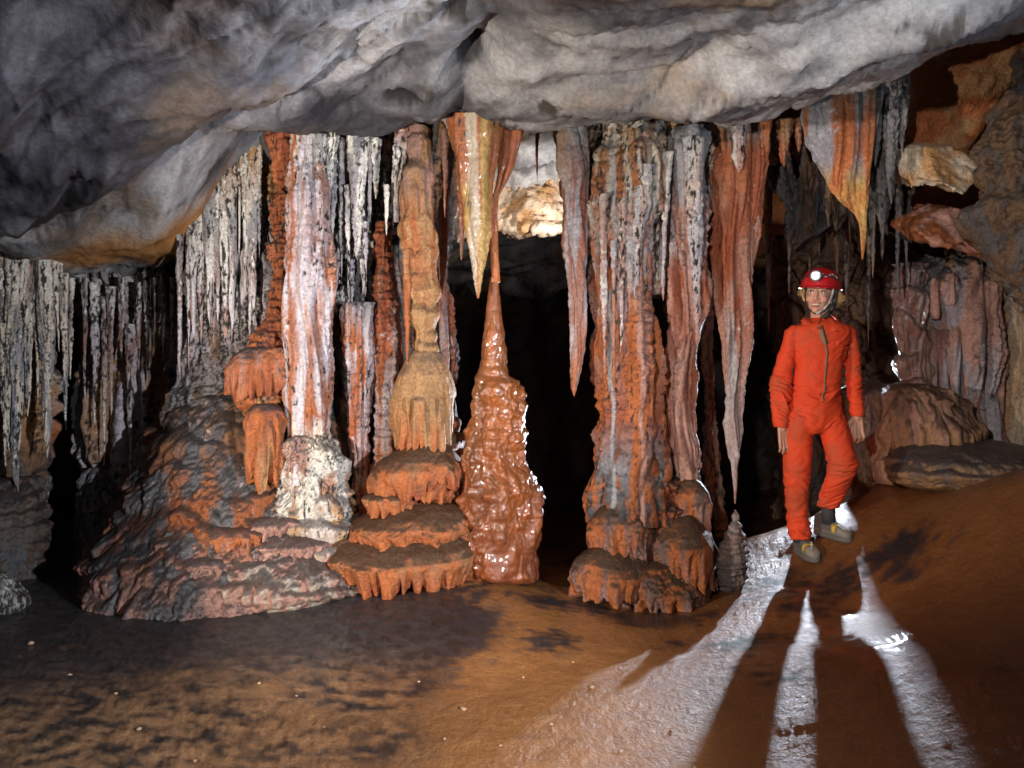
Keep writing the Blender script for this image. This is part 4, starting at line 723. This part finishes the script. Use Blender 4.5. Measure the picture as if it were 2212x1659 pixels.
for pts in ([(1748,676,.03),(1741,684,0),(1742,694,-.045),(1752,704,-.075),(1760,712,-.105)], [(1800,678,.03),(1806,686,0),(1802,697,-.045),(1788,706,-.08),(1778,716,-.108)]):
    bm = bmesh.new(); pr = None; sg = -1 if pts[0][0] < 1770 else 1
    for k, (x_, y_, d_) in enumerate(pts):
        a_ = H(x_, y_, d_); b_ = H(x_+sg*(9+2*k), y_+10-1.5*k, d_-.004+.004*k); up = Vector((0, .007, -.002))
        r_ = [bm.verts.new(p) for p in (a_, b_, b_+up, a_+up)]
        if pr:
            for i in range(4): bm.faces.new((pr[i], pr[(i+1) % 4], r_[(i+1) % 4], r_[i]))
        else: bm.faces.new(r_)
        pr = r_
    bm.faces.new(pr[::-1]); finish(bm, 'collar', M_COL, suit)
bm = bmesh.new(); tube(bm, [H(1762,712,-.075), H(1770,715,-.085), H(1780,711,-.08)], .006); finish(bm, 'undershirt', flat_mat('white_shirt', (.7, .68, .66), .8), person)
# shoes
def shoe(c, ang, zf):
    """c ankle (x, y); ang turn of the toe from the camera side; zf ground under it"""
    bm = bmesh.new(); L_ = []
    secs = [(.105,.024,.060,0),(.095,.032,.100,0),(.06,.036,.118,0),(.02,.038,.112,0),(-.03,.042,.088,0),(-.08,.047,.070,0),(-.12,.048,.058,0),(-.155,.043,.046,0),(-.175,.028,.034,0),(-.183,.010,.022,0)]
    n_ = 20
    for yy, w, h_, _ in secs:
        ring = []
        for i in range(n_):
            a_ = 2*math.pi*i/n_; ring.append(bm.verts.new((w*math.copysign(abs(math.cos(a_))**.7, math.cos(a_)), yy, .012+h_/2+h_/2*math.copysign(abs(math.sin(a_))**.75, math.sin(a_)))))
        L_.append(ring)
    for p_, q_ in zip(L_, L_[1:]):
        for i in range(n_): bm.faces.new((p_[i], p_[(i+1) % n_], q_[(i+1) % n_], q_[i]))
    bm.faces.new(L_[0][::-1]); bm.faces.new(L_[-1])
    bmesh.ops.subdivide_edges(bm, edges=bm.edges[:], cuts=2, use_grid_fill=True, smooth=.6)
    loc = np.array([list(v_.co) for v_ in bm.verts])
    MM = Matrix.Translation((c[0], c[1], zf)) @ Matrix.Rotation(ang, 4, 'Z') @ Matrix.Diagonal((.84, .90, 1.05, 1))
    up = finish(bm, 'shoe', M_SHOE, person, M=MM)
    q = vco(up.data); inv = np.array([list(r) for r in MM.inverted()]); q = q @ inv[:3, :3].T+inv[:3, 3]
    C = np.tile(np.array([.09, .085, .085]), (len(q), 1))
    toe = sst(-.10, -.125, q[:, 1])[:, None]; C = C*(1-toe)+np.array([.22, .19, .15])*toe
    yb = (sst(.016, .008, np.abs(q[:, 1]+.083+.25*(q[:, 2]-.04)))*sst(.018, .03, q[:, 2]))[:, None]; C = C*(1-yb)+np.array([.55, .36, .03])*yb
    sd = (sst(.045, .03, q[:, 2]))[:, None]; C = C*(1-sd)+np.array([.17, .15, .13])*sd
    vcol(up.data, C, .7)
    bm = bmesh.new(); pr = []
    for yy, w in [(.11,.020),(.09,.034),(.03,.038),(-.03,.042),(-.09,.050),(-.14,.048),(-.17,.034),(-.19,.014)]:
        pr.append([bm.verts.new(p) for p in ((-w, yy, -.004), (w, yy, -.004), (w*1.03, yy, .020), (-w*1.03, yy, .020))])
    for p_, q_ in zip(pr, pr[1:]):
        for i in range(4): bm.faces.new((p_[i], p_[(i+1) % 4], q_[(i+1) % 4], q_[i]))
    bm.faces.new(pr[0]); bm.faces.new(pr[-1][::-1])
    finish(bm, 'sole', flat_mat('rubber_sole', (.10, .09, .08), .8), up, M=MM)
    bm = bmesh.new()
    for k in range(4):
        yy = -.005-.022*k; zz_ = .118-.012*k; tube(bm, [(-.022, yy, zz_-.008), (0, yy-.004, zz_+.002), (.022, yy, zz_-.008)], .0028, 6)
    finish(bm, 'laces', M_BLK, up, M=MM)
shoe((H(1743, 0).x, PD+.05), rad(3), zL+.006)
shoe((H(1798, 0).x, PD+.055), rad(20), zR+.004)
for (p_, zf) in ((H(1738, 1166, .05), zL), (H(1794, 1096, .03), zR)):
    bm = bmesh.new(); add_slices(bm, [((p_.x, p_.y+.005, p_.z+.03), .040, .045), ((p_.x+.005, p_.y+.01, zf+.08), .037, .045)], 20)
    finish(bm, 'sock', flat_mat('dark_sock', (.03, .03, .035), .8), person)

# ================================================================== pebbles
rg = random.Random(11)
for k, (px_, py_, r_) in enumerate([(1000,1530,.011),(1278,1497,.009),(1130,1468,.006),(700,1560,.006),(905,1475,.005),(560,1480,.006),(300,1560,.008),(66,1392,.012),(820,1640,.007),(1340,1600,.007),(1080,1600,.005),(1450,1560,.006),(250,1490,.006),(420,1620,.007),(960,1585,.005),(1190,1560,.006),(640,1500,.005),(1500,1620,.007),(1238,1440,.005),(150,1450,.008)]):
    d_ = 1.2*F/(py_-CY); x_, y_ = (px_-CX)/F*d_, d_; z_ = float(floor_z(np.array([x_]), np.array([y_]))[0])
    bm = bmesh.new(); bmesh.ops.create_icosphere(bm, subdivisions=3, radius=r_)
    for v_ in bm.verts:
        f_ = 1+.35*float(pn(v_.co.x/r_*1.1, v_.co.y/r_*1.1, v_.co.z/r_*1.1, 100+k)); v_.co = Vector((v_.co.x*f_*1.2, v_.co.y*f_, v_.co.z*f_*.7))
    if k == 0: M_PEB = flat_mat('pebble_stone', (.42, .26, .16), .5, bump=.4)
    o = finish(bm, 'pebble', M_PEB, None, M=Matrix.Translation((x_, y_, z_+r_*.3)) @ Matrix.Rotation(rg.uniform(0, 6), 4, 'Z'))
    o['label'] = ['pinkish pebble on the brown floor, biggest near the middle', 'small pebble on the floor in front of the right column'][k] if k < 2 else 'tiny pale pebble scattered on the wet brown floor'
    o['category'] = 'pebble'
    if k > 1: o['group'] = 'tiny pebbles on the floor'
